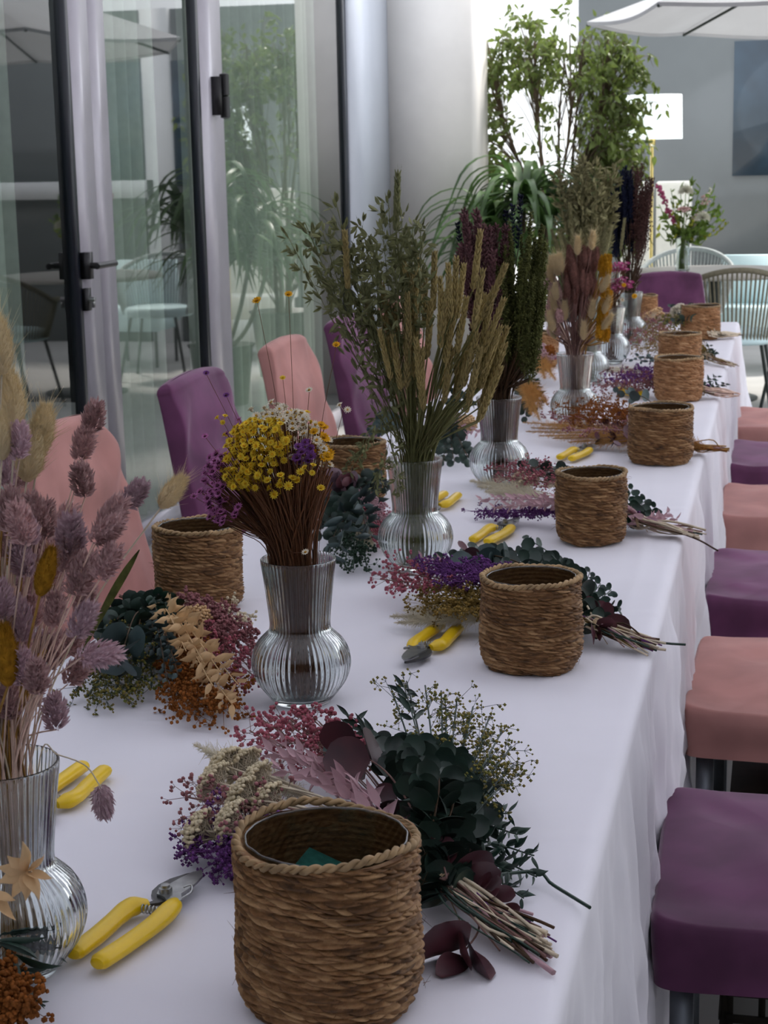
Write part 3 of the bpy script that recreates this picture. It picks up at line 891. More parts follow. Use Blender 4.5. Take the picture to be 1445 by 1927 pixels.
for (px, py, dy) in cent:
    c = pix2loc(px, py, dy)
    tr = trunks[np.argmin([np.min(np.linalg.norm(T_-c, axis=1)) for T_ in trunks])]
    i = np.argmin(np.linalg.norm(tr-(c-np.array([0, 0, .12])), axis=1)); st = tr[max(0, i-3)]
    mid = (st+c)/2+np.array([0, 0, .07]); out = c-st; out[2] = 0
    n_ = np.linalg.norm(out)+1e-6
    tip = c+out/n_*.05+np.array([0, 0, -.07])
    P = spline([st, mid, c, tip], 12)
    m.tube(P, np.linspace(.0038, .0012, 12), 3, cap=False)
    nl = rs.randint(6, 10)
    tt = rs.uniform(.38, 1.0, nl); pp, TT = along(P, tt)
    D = TT*.6+rs.normal(0, .8, (nl, 3))+np.array([0, 0, -.6])
    LP.append(pp+rs.normal(0, .022, (nl, 3))); LD.append(D); LR.append(rs.uniform(0, 6.28, nl))
m.build('branches', M['bark'], t)
LP, LD, LR = np.concatenate(LP), np.concatenate(LD), np.concatenate(LR)
m = MB(); sc_ = rs.uniform(.050, .078, len(LP)); S_ = np.stack([sc_*.48, sc_, sc_], -1)
m.scatter(L_OVATE, LP, frames(LD, LR), S_); m.build('foliage', M['ficus'], t)

# strap-leaved plant in front of it
YD = 10.0; c0 = aty(985, 400, YD)
t = thing('strap_leaf_plant', 'dark green plant with long arching strap leaves below the fig tree', 'plant', (c0[0], YD, 0))
b = MB(); b.lathe([(.0, .002), (.15, .002), (.19, .34), (.205, .36), (.185, .36), (.17, .32), (.0, .32)], 28); b.build('pot', M['pot'], t)
crowns = [((985, 385), 54, .0), ((930, 440), 40, .12), ((1030, 430), 40, -.1), ((900, 500), 26, .1), ((960, 500), 26, -.12)]
m = MB(); ml = MB()
for (px, py), n_, dy in crowns:
    c = aty(px, py, YD+dy)-np.array([c0[0], YD, 0])
    m.tube(spline([(c[0]*.15, dy*.3, .32), (c[0]*.6, dy*.6, c[2]*.6), c], 12), .013, 7)
    for k in range(n_):
        a = rs.uniform(0, 6.28); L = rs.uniform(.34, .60); up = rs.uniform(.25, 1.1)
        d = np.array([math.cos(a), math.sin(a), 0])
        P = spline([c, c+d*L*.30+np.array([0, 0, up*L*.42]), c+d*L*.72+np.array([0, 0, up*L*.38-.03]), c+d*L*1.0+np.array([0, 0, up*L*.1-.14])], 12)
        side = np.cross(d, [0, 0, 1]); w = .022*np.sin(np.pi*np.linspace(.12, 1, 12)**.75)+.001
        G = np.stack([P-side*w[:, None]+np.array([0, 0, .006]), P, P+side*w[:, None]+np.array([0, 0, .006])], 1)
        ml.grid(G)
m.build('stems', M['bark'], t); ml.build('foliage', M['strap'], t)

# floor lamp
YL = 12.0; c = aty(1227, 262, YL); s0_ = aty(1171, 178, YL); s1_ = aty(1285, 178, YL); R_ = (s1_[0]-s0_[0])/2
t = thing('floor_lamp', 'brass floor lamp with a white drum shade, right of the fig tree', 'lamp', (c[0], YL, 0))
b = MB(); b.lathe([(0, 0), (.14, 0), (.14, .015), (.02, .03), (0, .03)], 32); b.build('base', M['brass'], t)
b = MB(); b.tube([(0, 0, .02), (0, 0, c[2]+.05)], .011, 10); b.lathe([(.0, c[2]-.04), (.022, c[2]-.04), (.022, c[2]+.04), (0, c[2]+.04)], 16); b.build('pole', M['brass'], t)
zt = aty(1228, 179, YL)[2]; zb = aty(1228, 262, YL)[2]
b = MB(); b.lathe([(R_*1.0, zb), (R_*.97, zt), (R_*.96, zt), (R_*.985, zb), (R_*1.0, zb)], 48); b.build('lamp_shade', M['shade'], t)
b = MB(); q_ = R_*.97
for a in (0, 2.09, 4.19): b.tube([(0, 0, zt-.02), (q_*math.cos(a), q_*math.sin(a), zt-.02)], .003, 5)
b.tube([(0, 0, zb), (0, 0, zt-.01)], .004, 5)
b.tube(spline([(-.31*R_*2, .02, zb+.01), (-.3*R_*2, .02, zb-.15), (-.31*R_*2, .02, zb-.32)], 8), .002, 5); b.build('shade_frame', M['whitepaint'], t)

# cream high-backed bench
YS = 12.7; a0 = aty(1165, 343, YS); a1 = aty(1301, 343, YS)
t = thing('bench', 'cream high-backed upholstered bench behind the brass lamp', 'bench', ((a0[0]+a1[0])/2, YS, 0)); hw = (a1[0]-a0[0])/2
for s in (-1, 1):
    b = MB(); x0, x1 = (-hw, -.012) if s < 0 else (.004, hw)
    p_ = MB(); th = np.linspace(0, 2*math.pi, 48, endpoint=False); cx = np.sign(np.cos(th))*np.abs(np.cos(th))**.3; cy = np.sign(np.sin(th))*np.abs(np.sin(th))**.3
    G = []
    for z, s2 in ((.42, .96), (.44, 1), (a0[2]-.03, 1), (a0[2]-.008, .97), (a0[2], .9), (a0[2], .0)):
        G.append(np.stack([(x0+x1)/2+cx*(x1-x0)/2*s2, .08+cy*.07*s2, np.full(48, z)], -1))
    p_.grid(np.stack(G, 1), wrapu=True); p_.build('back_cushion', M['sofa'], t)
b = MB(); b.box((-hw, -.45, .30), (hw, .02, .46)); b.build('seat', M['sofa'], t, smooth=False)
b = MB(); b.box((-hw-.0, -.46, .10), (hw, .17, .30)); b.build('base', M['whitepaint'], t, smooth=False)
for x in (-hw+.05, hw-.05):
    for y in (-.4, .1):
        b = MB(); b.tube([(x, y, 0), (x, y, .1)], .02, 8); b.build('leg', M['black'], t)

# grey parasol, its corner reaching in from the right
YP = 10.4; cl_ = aty(1104, 41, YP)
R_ = 1.65; pc = np.array([cl_[0]+R_, YP, 0]); zE = cl_[2]
t = thing('parasol', 'pale grey parasol reaching in at the top right corner', 'parasol', (pc[0], pc[1], 0))
b = MB(); ncor = 8; zr = .60
an = math.pi+np.arange(ncor)*2*math.pi/ncor
cor = np.stack([R_*np.cos(an), R_*np.sin(an), np.full(ncor, zE)], -1); apex = np.array([0, 0, zE+zr])
for k in range(ncor):
    A, B_ = cor[k], cor[(k+1) % ncor]; n_ = 14
    G = np.zeros((n_, n_, 3))
    for i in range(n_):
        u = i/(n_-1)
        for j in range(n_):
            v = j/(n_-1); e = A+(B_-A)*v+np.array([0, 0, .01*math.sin(math.pi*v)])-((A+B_)/2)*.02*math.sin(math.pi*v)
            G[i, j] = apex+(e-apex)*u+np.array([0, 0, -.02*math.sin(math.pi*u)])
    b.grid(G)
    b.grid(np.stack([G[-1], G[-1]-np.array([0, 0, .02])], 0))
b.build('canopy', M['canvas'], t)
for k in range(ncor):
    b = MB(); b.tube([apex+np.array([0, 0, -.06]), (apex+cor[k])/2+np.array([0, 0, -.075]), cor[k]+np.array([0, 0, -.02])], .009, 6); b.build('rib', M['legdark'], t)
b = MB(); b.tube([(0, 0, .04), (0, 0, zE+zr-.02)], .024, 10); b.build('pole', M['legdark'], t)
b = MB(); b.lathe([(0, 0), (.28, 0), (.28, .05), (.04, .07), (0, .07)], 28); b.build('base', M['pot'], t)

# round table, flowers, woven chairs
YT = 10.45; tcx = aty(1345, 505, YT)[0]
t = thing('round_table', 'round taupe table behind the head of the long table, a flower vase on it', 'table', (tcx, YT, 0))
b = MB(); b.lathe([(0, .722), (.50, .722), (.512, .730), (.512, .742), (.506, .75), (0, .75)], 72); b.build('table_top', M['tabletop'], t)
b = MB(); b.lathe([(.035, .02), (.035, .722)], 20); b.build('pedestal', M['legdark'], t)
b = MB(); b.lathe([(0, 0), (.26, 0), (.26, .012), (.05, .022), (0, .022)], 32); b.build('base', M['legdark'], t)


def rope_chair(label, loc, rz, mr):
    """barrel chair: woven cords run from the curved top rail down to the seat; faces +Y"""
    t = thing('rope_chair', label, 'chair', loc, rz, 'woven rope armchairs around the round table')
    a = np.linspace(math.radians(150), math.radians(390), 60)   # back centred on -Y
    top = np.stack([.305*np.cos(a), .285*np.sin(a)-.0, .655+.165*np.clip(-np.sin(a), 0, 1)**1.1], -1)
    bot = np.stack([.235*np.cos(a), .225*np.sin(a)+.0, .435+0*a], -1)
    fr = MB(); fr.tube(top, .0155, 8); fr.build('top_rail', M[mr], t)
    c = MB()
    for k in range(50):
        x = 1+k*57/49; i = int(x); u = x-i; A = top[i]*(1-u)+top[i+1]*u; B_ = bot[i]*(1-u)+bot[i+1]*u
        c.tube([A, (A+B_)/2+np.array([0, 0, -.0]), B_], .0052, 4, cap=False)
    c.build('woven_back', M[mr], t)
    s = MB(); th = np.linspace(0, 6.283, 40, endpoint=False)
    s.lathe([(0, .42), (.22, .42), (.235, .43), (.235, .445), (.225, .475), (.20, .485), (0, .487)], 40); s.build('seat_cushion', M['paleblue'], t)
    for sx, sy in ((-1, -1), (1, -1), (-1, 1), (1, 1)):
        l_ = MB(); l_.tube([(sx*.15, sy*.15, .43), (sx*.225, sy*.225, 0)], .010, 8); l_.build('leg', M['legdark'], t)
    return t


c = aty(1385, 512, 9.35); rope_chair('taupe rope chair with its curved back to the camera, right of the purple head chair', (c[0]-.01, 9.35+.28, 0), .1, 'rope')
c = aty(1290, 460, 11.3); rope_chair('pale grey rope chair on the far side of the round table, facing the camera', (c[0]+.0, 11.25, 0), math.pi-.1, 'rope2')
rope_chair('rope chair at the far right edge, only a dark leg in view', (aty(1430, 735, 9.9)[0]+.27, 10.12, 0), 1.35, 'rope')
c = aty(1385, 480, 11.9)
t = thing('lounge_chair', 'low pale blue lounge seat behind the round table at the right', 'chair', (c[0]+.12, 12.0, 0))
b = MB(); b.box((-.22, .16, .30), (.22, .26, .74)); b.build('backrest', M['paleblue'], t, smooth=False)
b = MB(); b.box((-.22, -.24, .26), (.22, .16, .42)); b.build('seat', M['paleblue'], t, smooth=False)
for x in (-.19, .19):
    for y in (-.2, .22):
        q = MB(); q.tube([(x, y, 0), (x, y, .262)], .012, 6); q.build('leg', M['legdark'], t)

# ------------------------------------------------------------------ dried flowers
M['pinkgrass'] = mat('pink_grass', (.74, .52, .50), .85, .3, 260, .1, col2=(.46, .28, .28), transl=.25)
M['pinkgrass2'] = mat('pale_pink_grass', (.74, .56, .60), .85, .3, 260, .1, col2=(.50, .34, .38), transl=.25)
M['creamfur'] = mat('cream_fur', (.96, .84, .58), .9, .08, 120, .1, transl=.5)
M['mustard'] = mat('mustard_fur', (.42, .21, .018), .9, .4, 160, .1, transl=.1)
M['mustard2'] = mat('mustard_grass', (.68, .36, .03), .9, .4, 160, .1, transl=.15)
M['brownfur'] = mat('brown_fur', (.27, .13, .105), .9, .4, 160, .1, transl=.1)
M['straw'] = mat('straw', (.62, .46, .30), .7, .3, 60, .25)
M['pinkstraw'] = mat('pink_straw', (.78, .56, .45), .7, .3, 60, .25)
M['goldstraw'] = mat('gold_straw', (.40, .22, .05), .7, .35, 60, .25)
M['palestraw'] = mat('pale_straw', (.72, .62, .46), .7, .2, 60, .25)
M['brownstem'] = mat('brown_stem', (.17, .068, .028), .6, .45, 30, .3)
M['darkstem'] = mat('dark_stem', (.075, .042, .022), .7, .4, 30, .2)
M['mauvestem'] = mat('mauve_stem', (.27, .15, .13), .7, .4, 30, .2)
M['greenstem'] = mat('green_stem', (.17, .17, .065), .7, .35, 30, .2)
M['oat'] = mat('green_oat', (.25, .26, .115), .6, .35, 90, .3, transl=.2)
M['wheat'] = mat('wheat_ear', (.46, .36, .14), .6, .35, 110, .3, transl=.1)
M['starY'] = mat('yellow_star', (.88, .64, .05), .6, .25, 200, .2, transl=.25)
M['starG'] = mat('golden_star', (.80, .42, .01), .6, .25, 200, .2, transl=.25)
M['starM'] = mat('magenta_star', (.52, .17, .40), .6, .35, 200, .2, transl=.2)
M['starP'] = mat('violet_star', (.20, .06, .26), .6, .35, 200, .2, transl=.2)
M['starW'] = mat('white_star', (.80, .74, .60), .6, .15, 200, .2, transl=.25)
M['heartY'] = mat('flower_heart', (.50, .26, .02), .8, .3, 200, .1)
M['heartD'] = mat('dark_heart', (.10, .03, .05), .8, .3, 200, .1)
M['navy'] = mat('navy_spike', (.007, .010, .030), .8, .4, 120, .2)
M['mauve'] = mat('mauve_spike', (.14, .062, .068), .8, .4, 120, .2)
M['olive'] = mat('olive_panicle', (.105, .115, .03), .8, .45, 120, .2)
M['sage'] = mat('sage_panicle', (.32, .30, .15), .8, .35, 120, .2)
M['umber'] = mat('umber_spike', (.10, .045, .038), .8, .45, 120, .2)
M['euca'] = mat('dark_eucalyptus', (.032, .060, .044), .40, .5, 25, .5, col2=(.012, .028, .022))
M['eucaG'] = mat('bluish_eucalyptus', (.065, .10, .10), .5, .35, 25, .4, col2=(.03, .055, .055))
M['parv'] = mat('green_foliage', (.012, .045, .028), .45, .4, 25, .5)
M['maroon'] = mat('maroon_eucalyptus', (.115, .030, .040), .45, .4, 18, .5, col2=(.05, .016, .024))
M['mauveleaf'] = mat('mauve_eucalyptus', (.20, .12, .15), .5, .3, 18, .4)
M['ruscP'] = mat('pink_ruscus', (.62, .40, .44), .6, .15, 40, .3, transl=.2)
M['ruscC'] = mat('peach_ruscus', (.78, .53, .28), .6, .15, 40, .3, transl=.2)
M['gypP'] = mat('pink_gypsophila', (.45, .13, .17), .8, .4, 200, .1)
M['gypR'] = mat('rust_gypsophila', (.30, .10, .022), .8, .4, 200, .1)
M['gypD'] = mat('dusty_pink_gypsophila', (.38, .16, .17), .8, .4, 200, .1)
M['gypC'] = mat('cream_gypsophila', (.74, .65, .46), .8, .2, 200, .1)
M['gypL'] = mat('purple_bloom', (.19, .065, .25), .8, .4, 200, .1)
M['gypO'] = mat('ochre_bloom', (.30, .20, .055), .8, .4, 200, .1)
M['gypK'] = mat('dark_berry', (.014, .045, .022), .6, .4, 200, .3)
M['gypY'] = mat('green_gold_bloom', (.10, .13, .02), .7, .5, 200, .2, col2=(.30, .22, .06))
M['plumeO'] = mat('orange_plume', (.72, .40, .14), .85, .2, 100, .1, transl=.2)
M['plumeC'] = mat('cream_plume', (.80, .73, .55), .85, .12, 100, .1, transl=.2)
M['achil'] = mat('cream_yarrow', (.72, .62, .42), .85, .2, 120, .1)
M['twine'] = mat('twine', (.50, .38, .24), .9, .3, 200, .1)


# --- heads, each drawn once and shared -------------------------------------
def h_phalaris(seed, mt, L=.031, R=.0088):
    r = np.random.RandomState(seed); m = MB(); m.scatter(BALL1, [(0, 0, L*.5)], None, np.array([[R*.55, R*.55, L*.48]]))
    n = 190; t = (np.arange(n)+.5)/n; a = np.arange(n)*2.399+r.normal(0, .2, n)
    rad = R*.62*np.sin(np.pi*np.clip(t*.93+.05, 0, 1))**.6
    P = np.stack([rad*np.cos(a), rad*np.sin(a), t*L*.86], -1)
    D = np.stack([np.cos(a)*.85, np.sin(a)*.85, .5+1.2*t], -1)+r.normal(0, .16, (n, 3))
    s = r.uniform(.0066, .0098, n)
    # flat pointed scales, their faces outwards
    m.scatter(L_SCALE, P, frames(D, a+1.57), np.stack([s*.27, s*.4, s], -1))
    return m.build('flower_head', M[mt], link=False)


def h_bunny(seed, mt, L=.040, R=.0085, hair=.008, nh=1500, hr=.00013):
    r = np.random.RandomState(seed); m = MB()
    t = np.linspace(0, 1, 14); pr = [(max(.0002, R*.9*math.sin(math.pi*min(1, x*.94+.03))**.55*(1.05-.3*x)), x*L) for x in t]
    m.lathe(pr, 16)
    n = nh; t = r.rand(n); a = r.rand(n)*6.283; rad = R*.85*np.sin(np.pi*np.clip(t*.94+.03, 0, 1))**.55*(1.05-.3*t)
    P = np.stack([rad*np.cos(a), rad*np.sin(a), t*L], -1)
    D = np.stack([np.cos(a)*.55, np.sin(a)*.55, .75+.5*t], -1)+r.normal(0, .22, (n, 3)); D /= np.linalg.norm(D, axis=1)[:, None]
    l = hair*r.uniform(.35, 1.0, n)*np.where(r.rand(n) < .06, 1.9, .62)
    m.sticks(P, P+D*l[:, None], hr, .00003)
    return m.build('flower_head', M[mt], link=False)


def h_wheat(seed, L=.088, mt='wheat'):
    r = np.random.RandomState(seed); m = MB(); n = 17; P, D, S = [], [], []
    for i in range(n):
        z = i/n*L; f = 1-.35*abs(i/n-.35); tw = .12*math.sin(i*.7+seed)
        for k in range(4):
            a = k*math.pi/2+tw+(.785 if i % 2 else 0)
            P.append((.0016*math.cos(a), .0016*math.sin(a), z)); D.append((math.cos(a)*.34, math.sin(a)*.34, 1)); S.append((.0042*f, .0034*f, .0130*f))
    m.scatter(KERN, P, frames(np.array(D)+r.normal(0, .06, (len(D), 3))), np.array(S))
    P = np.array(P); k = r.rand(len(P)) < .35; D = np.array(D)[k]; m.sticks(P[k]+D*.011, P[k]+D*.011+np.c_[D[:, :2]*.3, np.ones(len(D))]*.006, .00022, .00005)
    m.tube([(0, 0, -.003), (0, 0, L)], .0009, 5)
    return m.build('ear', M[mt], link=False)


def h_oat(seed, L=.17, mt='oat', dens=34, size=1.0):
    r = np.random.RandomState(seed); m = MB(); P, D, S = [], [], []; A, B_ = [], []
    for i in range(dens):
        t = r.uniform(0, 1)**.85; z = t*L; a = r.uniform(0, 6.28); o = (.028-.020*t)*r.uniform(.35, 1)
        e = np.array([o*math.cos(a), o*math.sin(a), z+o*r.uniform(.5, 1.6)])
        A.append((0, 0, z-.004)); B_.append(e)
        dn = np.array([math.cos(a)*.5, math.sin(a)*.5, r.uniform(-.5, 1.2)])
        for q in range(2):
            P.append(e); D.append(dn+r.normal(0, .16, 3)); S.append((.0052, .0042, r.uniform(.016, .023)))
    m.scatter(L_LANCE, P, frames(np.array(D), r.uniform(0, 6.28, len(P))), np.array(S)*np.array([1.15, 1, 1])*size)
    m.scatter(KERN, P[::2], frames(np.array(D)[::2]), np.array(S)[::2]*.75*size)
    m.sticks(A, B_, .0003, .0002); m.tube([(0, 0, -.004), (0, 0, L)], .0007, 4)
    return m.build('panicle', M[mt], link=False)


def star_T(n=11):
    """daisy: petals as shallow cupped leaves around a heart"""
    V, F = t_leaf('lance', 4, .2, -.12); Vs, Fs = [], []
    for ring, (k, tilt, ln) in enumerate(((n, .35, 1.0), (n-2, .95, .75))):
        for i in range(k):
            a = i/k*6.283+ring*.3; d = np.array([math.cos(a), math.sin(a), math.tan(tilt)]); Mx = frames(d[None])[0]
            if Mx[:, 1][2] < 0: Mx[:, 0] *= -1; Mx[:, 1] *= -1
            X = (V*np.array([.42, .42, 1])*ln)@Mx.T+d*.1*0
            Fs.append(F+len(Vs)*len(V)); Vs.append(X)
    return np.concatenate(Vs), np.concatenate(Fs)


STAR = star_T()


def h_star(seed, mt, heart='heartY', r0=.0052, k=1):
    r = np.random.RandomState(seed); m = MB()
    P = np.zeros((k, 3)); D = np.tile([[0, 0, 1.]], (k, 1))
    if k > 1:
        a = np.arange(k)/k*6.28+seed; P = np.stack([np.cos(a)*r0*1.15, np.sin(a)*r0*1.15, r.uniform(-.002, .002, k)], -1); D = np.stack([np.cos(a)*.5, np.sin(a)*.5, np.ones(k)], -1)
    s = r0*r.uniform(.85, 1.1, k)
    m.scatter(STAR, P, frames(D, r.uniform(0, 6, k)), s, 0)
    Dn = D/np.linalg.norm(D, axis=1)[:, None]
    m.scatter(BALL1, P+Dn*r0*.22, frames(D), np.stack([s*.34, s*.34, s*.22], -1), 1)
    m.scatter(BALL1, P-Dn*r0*.02, frames(D), np.stack([s*.3, s*.3, s*.35], -1), 0)
    if k > 1: m.sticks(np.tile([[0, 0, -.010]], (k, 1)), P, .0003)
    return m.build('flower', [M[mt], M[heart]], link=False)


def h_spike(seed, mt, L=.13, R=.009, n=70, b=.0024, gap=False):
    """flower spike: whorls of small buds round a thin axis"""
    r = np.random.RandomState(seed); m = MB(); t = (np.arange(n)+.5)/n
    if gap: t = (np.floor(t*13)+.5+r.normal(0, .16, n))/13
    a = np.arange(n)*2.399; rad = R*(1-.45*t)*r.uniform(.5, 1, n)
    P = np.stack([rad*np.cos(a), rad*np.sin(a), t*L], -1); s = b*r.uniform(.7, 1.2, n)
    D = np.stack([np.cos(a), np.sin(a), np.full(n, 1.1)], -1)
    m.scatter(KERN, P*np.array([.4, .4, 1]), frames(D+r.normal(0, .2, (n, 3))), np.stack([s*1.7, s*1.7, s*3.4], -1))
    m.tube([(0, 0, -.004), (0, 0, L)], .0008, 4)
    return m.build('flower_spike', M[mt], link=False)


def h_panicle(seed, mt, L=.18, n=150, R=.016, b=.0017):
    r = np.random.RandomState(seed); m = MB(); t = r.rand(n)**.8; a = r.rand(n)*6.28; rad = R*(1.05-.75*t)*r.rand(n)**.6
    A = np.stack([0*t, 0*t, t*L-.012], -1); P = np.stack([rad*np.cos(a), rad*np.sin(a), t*L+rad*.5], -1)
    m.scatter(BALL0, P, None, b*r.uniform(.7, 1.3, n)); m.sticks(A, P, .0003, .00015)
    m.tube([(0, 0, -.004), (0, 0, L)], .0008, 4)
    return m.build('panicle', M[mt], link=False)


def leaf_blade(path, w, mt_i, m):
    P = spline(path, 14); T = np.gradient(P, axis=0); s = np.cross(T, [0.3, -1, .2]); s /= np.linalg.norm(s, axis=1)[:, None]
    ww = w*np.sin(np.pi*np.linspace(.02, .99, 14)**.8)
    m.grid(np.stack([P-s*ww[:, None], P+np.array([0, .0015, 0]), P+s*ww[:, None]], 1), mt_i)


RS = np.random.RandomState(77)


def stem_in_vase(name, heads, vase, tip, stem_mt, label, cat, group, droop=0.0, rs_=RS, sr=.0010, hl=.0, hdir=None, scale=1.0, spread=.75, bend=None, head_rot=None):
    """one loose stem standing in a vase: stem mesh on top level, its head a child"""
    v = VP[vase]; tip = np.asarray(tip, float)
    d = tip-np.array([v[0], v[1], .95]); dh = d[:2]/(np.linalg.norm(d[:2])+1e-6); reach = min(1, np.linalg.norm(d[:2])/.13)
    jit = rs_.normal(0, .007, 2)
    rimr = .036*spread*reach; neckr = .012*spread*reach
    rim = np.array([v[0]+dh[0]*rimr+jit[0], v[1]+dh[1]*rimr+jit[1], .945])
    o_ = rim[:2]-v[:2]; n_ = np.linalg.norm(o_)
    if n_ > .038: rim[:2] = v[:2]+o_*.038/n_
    neck = np.array([v[0]+dh[0]*neckr+jit[0]*1.2, v[1]+dh[1]*neckr+jit[1]*1.2, .858])
    o_ = neck[:2]-v[:2]; n_ = np.linalg.norm(o_)
    if n_ > .029: neck[:2] = v[:2]+o_*.029/n_
    bb = rs_.normal(0, .011, 2); bot = np.array([v[0]-dh[0]*.016*reach+bb[0], v[1]-dh[1]*.016*reach+bb[1], .7635])
    dr = tip-rim; L = np.linalg.norm(dr)
    mid = rim+dr*.55+np.array([dh[0]*-.12, dh[1]*-.12, .06])*L*.35*min(1, .2+reach*.8)
    if bend is not None: mid = mid+np.array(bend)
    if droop: mid = mid+np.array([0, 0, droop*L])
    P = spline([bot, neck, rim, mid, tip], 22)
    m = MB(); m.tube(P-tip, sr, 4, cap=False)
    o = m.build(name, M[stem_mt], loc=tip); tag(o, label, cat, group)
    if heads is not None:
        T = P[-1]-P[-3]
        if hdir is not None: T = np.array(hdir, float)
        q = Vector(T).to_track_quat('Z', 'Y')
        h = inst(heads[rs_.randint(len(heads))] if False else 'x', heads[rs_.randint(len(heads))], o, (0, 0, 0), q, scale)
        h.name = h.data.name.split('.')[0]
    return o, P


def wt(v, lo, hi, rs_=RS): return rs_.uniform(lo, hi)


def poly_pts(poly, n, rs_, up=0.0):
    """random pixels inside an outline"""
    poly = np.array(poly, float); lo, hi = poly.min(0), poly.max(0); out = []
    while len(out) < n:
        p = rs_.uniform(lo, hi); c = False; j = len(poly)-1
        for i in range(len(poly)):
            if (poly[i][1] > p[1]) != (poly[j][1] > p[1]) and p[0] < (poly[j][0]-poly[i][0])*(p[1]-poly[i][1])/(poly[j][1]-poly[i][1])+poly[i][0]: c = not c
            j = i
        if c: out.append(p)
    return out


# ---------- vase 1: pink canary grass, cream bunny tails, mustard grass
v = VP[0]
PH = [h_phalaris(k, mt) for k, mt in enumerate(['pinkgrass', 'pinkgrass2', 'pinkgrass', 'pinkgrass2'])]
MU = [h_bunny(60, 'mustard', .042, .0095, .006, 1900, .00022)]
BU = [h_bunny(k, 'creamfur', .036, .0098, .011, 1700, .00016) for k in (20, 21)]
lb = 'stem of pale pink canary grass in the nearest glass vase'
hp = [(172, 798, 12), (150, 850, 18), (160, 920, 8), (238, 940, 40), (190, 990, 38), (176, 1005, 48), (187, 1075, 30), (36, 850, 0), (35, 905, -6), (78, 975, -10), (82, 1000, 5), (14, 900, -8), (24, 1040, -5), (104, 1165, 6), (122, 1215, 38), (155, 1140, 15), (42, 1192, 0), (45, 1275, 4), (57, 1318, 5), (106, 1357, 5), (127, 1272, 40), (152, 1222, 80), (12, 1110, 0), (50, 1070, -6), (120, 1062, 12), (142, 1105, 25), (22, 985, -3), (66, 1238, 12), (100, 1085, 4), (52, 1130, 2), (10, 960, -12), (90, 1120, 8), (75, 1060, -5), (30, 1160, -3), (132, 1030, 15), (6, 1210, -6), (70, 1290, 10), (14, 1275, -4), (112, 1010, 10), (48, 1010, 0), (20, 1340, 0), (60, 1010, 0), (3, 1035, -10), (5, 1150, -3), (95, 1245, 14), (33, 1240, -2), (62, 1165, 4), (140, 1185, 25)]
for px, py, ang in hp:
    Yv = v[1]+RS.uniform(-.07, .11)
    T_ = aty(px, py+16, Yv); a = math.radians(ang+RS.normal(0, 5))
    far = (py > 1180)
    if px > 140 or ang > 35: sp_ = .9
    else: sp_ = .8
    stem_in_vase('canary_grass', PH, 0, T_, 'pinkstraw', lb, 'dried grass', 'pink canary grass stems in the nearest vase', hdir=(math.sin(a), RS.uniform(-.35, .2), math.cos(a)), scale=RS.uniform(.95, 1.2), spread=sp_, sr=.0007, droop=.06 if far else .0)
# short extra stems without a flower showing, packed in the neck
for k in range(150):
    T_ = np.array([v[0]+RS.uniform(-.045, .035), v[1]+RS.uniform(-.04, .04), RS.uniform(1.02, 1.16)])
    stem_in_vase('straw', None, 0, T_, ['pinkstraw', 'palestraw', 'goldstraw', 'pinkstraw'][k % 4], 'bare straw stem packed into the nearest glass vase', 'dried grass', 'bare straws in the nearest vase', sr=.0009)
T_ = aty(188, 1478, v[1]-.02)
rim = np.array([v[0]+.036, v[1]+.0, .948]); P = spline([[v[0]-.01, v[1], .764], [v[0]+.018, v[1], .858], rim, aty(108, 1420, v[1]), aty(160, 1440, v[1]-.01), T_], 30)
m = MB(); m.tube(P-T_, .0006, 4); o = m.build('canary_grass', M['palestraw'], loc=T_); tag(o, 'pale pink canary grass bent right over, its head hanging beside the nearest vase', 'dried grass')
h = inst('flower_head', PH[1], o, (0, 0, 0), Vector((.10, 0, -1)).to_track_quat('Z', 'Y'), .92)
for px, py, ang, s, dy in [(28, 806, -4, 1.25, 0), (3, 705, -6, 1.35, -.03), (50, 905, 14, 1.3, .02), (3, 865, 0, 1.0, -.05), (74, 852, 12, 1.1, .03)]:
    a = math.radians(ang)
    stem_in_vase('bunny_tail_grass', BU, 0, aty(px, py, v[1]+dy), 'palestraw', 'cream fluffy bunny tail grass standing among the pink heads in the nearest vase', 'dried grass', 'cream bunny tails in the nearest vase', hdir=(math.sin(a), 0, math.cos(a)), scale=s, sr=.0008)
T_ = aty(303, 955, v[1]+.06)
o, P = stem_in_vase('bunny_tail_grass', BU, 0, T_, 'palestraw', 'cream bunny tail leaning far right out of the nearest vase on a leafy stem', 'dried grass', None, hdir=(.62, 0, .78), scale=.92, spread=1.0, sr=.0008)
m = MB(); A_ = aty(262, 1035, v[1]+.055)-T_; B_ = aty(150, 1235, v[1]+.03)-T_
leaf_blade([A_, A_*.6+B_*.4+np.array([-.003, 0, -.002]), B_], .0034, 0, m); m.build('leaf', M['olive'], o)
for px, py, ang, s, dy in [(75, 1120, 18, 1.0, -.06), (15, 1290, 0, 1.25, -.05), (8, 1240, -8, 1.1, .0), (22, 1225, 5, .9, .03)]:
    a = math.radians(ang)
    stem_in_vase('mustard_grass', MU, 0, aty(px, py, v[1]+dy), 'goldstraw', 'mustard-brown fluffy grass head low among the pink heads of the nearest vase', 'dried grass', 'mustard grass in the nearest vase', hdir=(math.sin(a), 0, math.cos(a)), scale=s*.95, sr=.0011)

# ---------- vase 2: star flowers
v = VP[1]
SY = [h_star(k, 'starY', 'starG', .0050, 1+k % 2*2) for k in range(4)]; SG = [h_star(k+10, 'starG', 'heartY', .0062) for k in range(2)]
SM = [h_star(k+20, 'starM', 'heartD', .0064) for k in range(3)]; SW = [h_star(k+30, 'starW', 'heartY', .0056, 1+k % 2) for k in range(3)]
SPV = [h_star(k+40, 'starP', 'heartD', .0058) for k in range(2)]


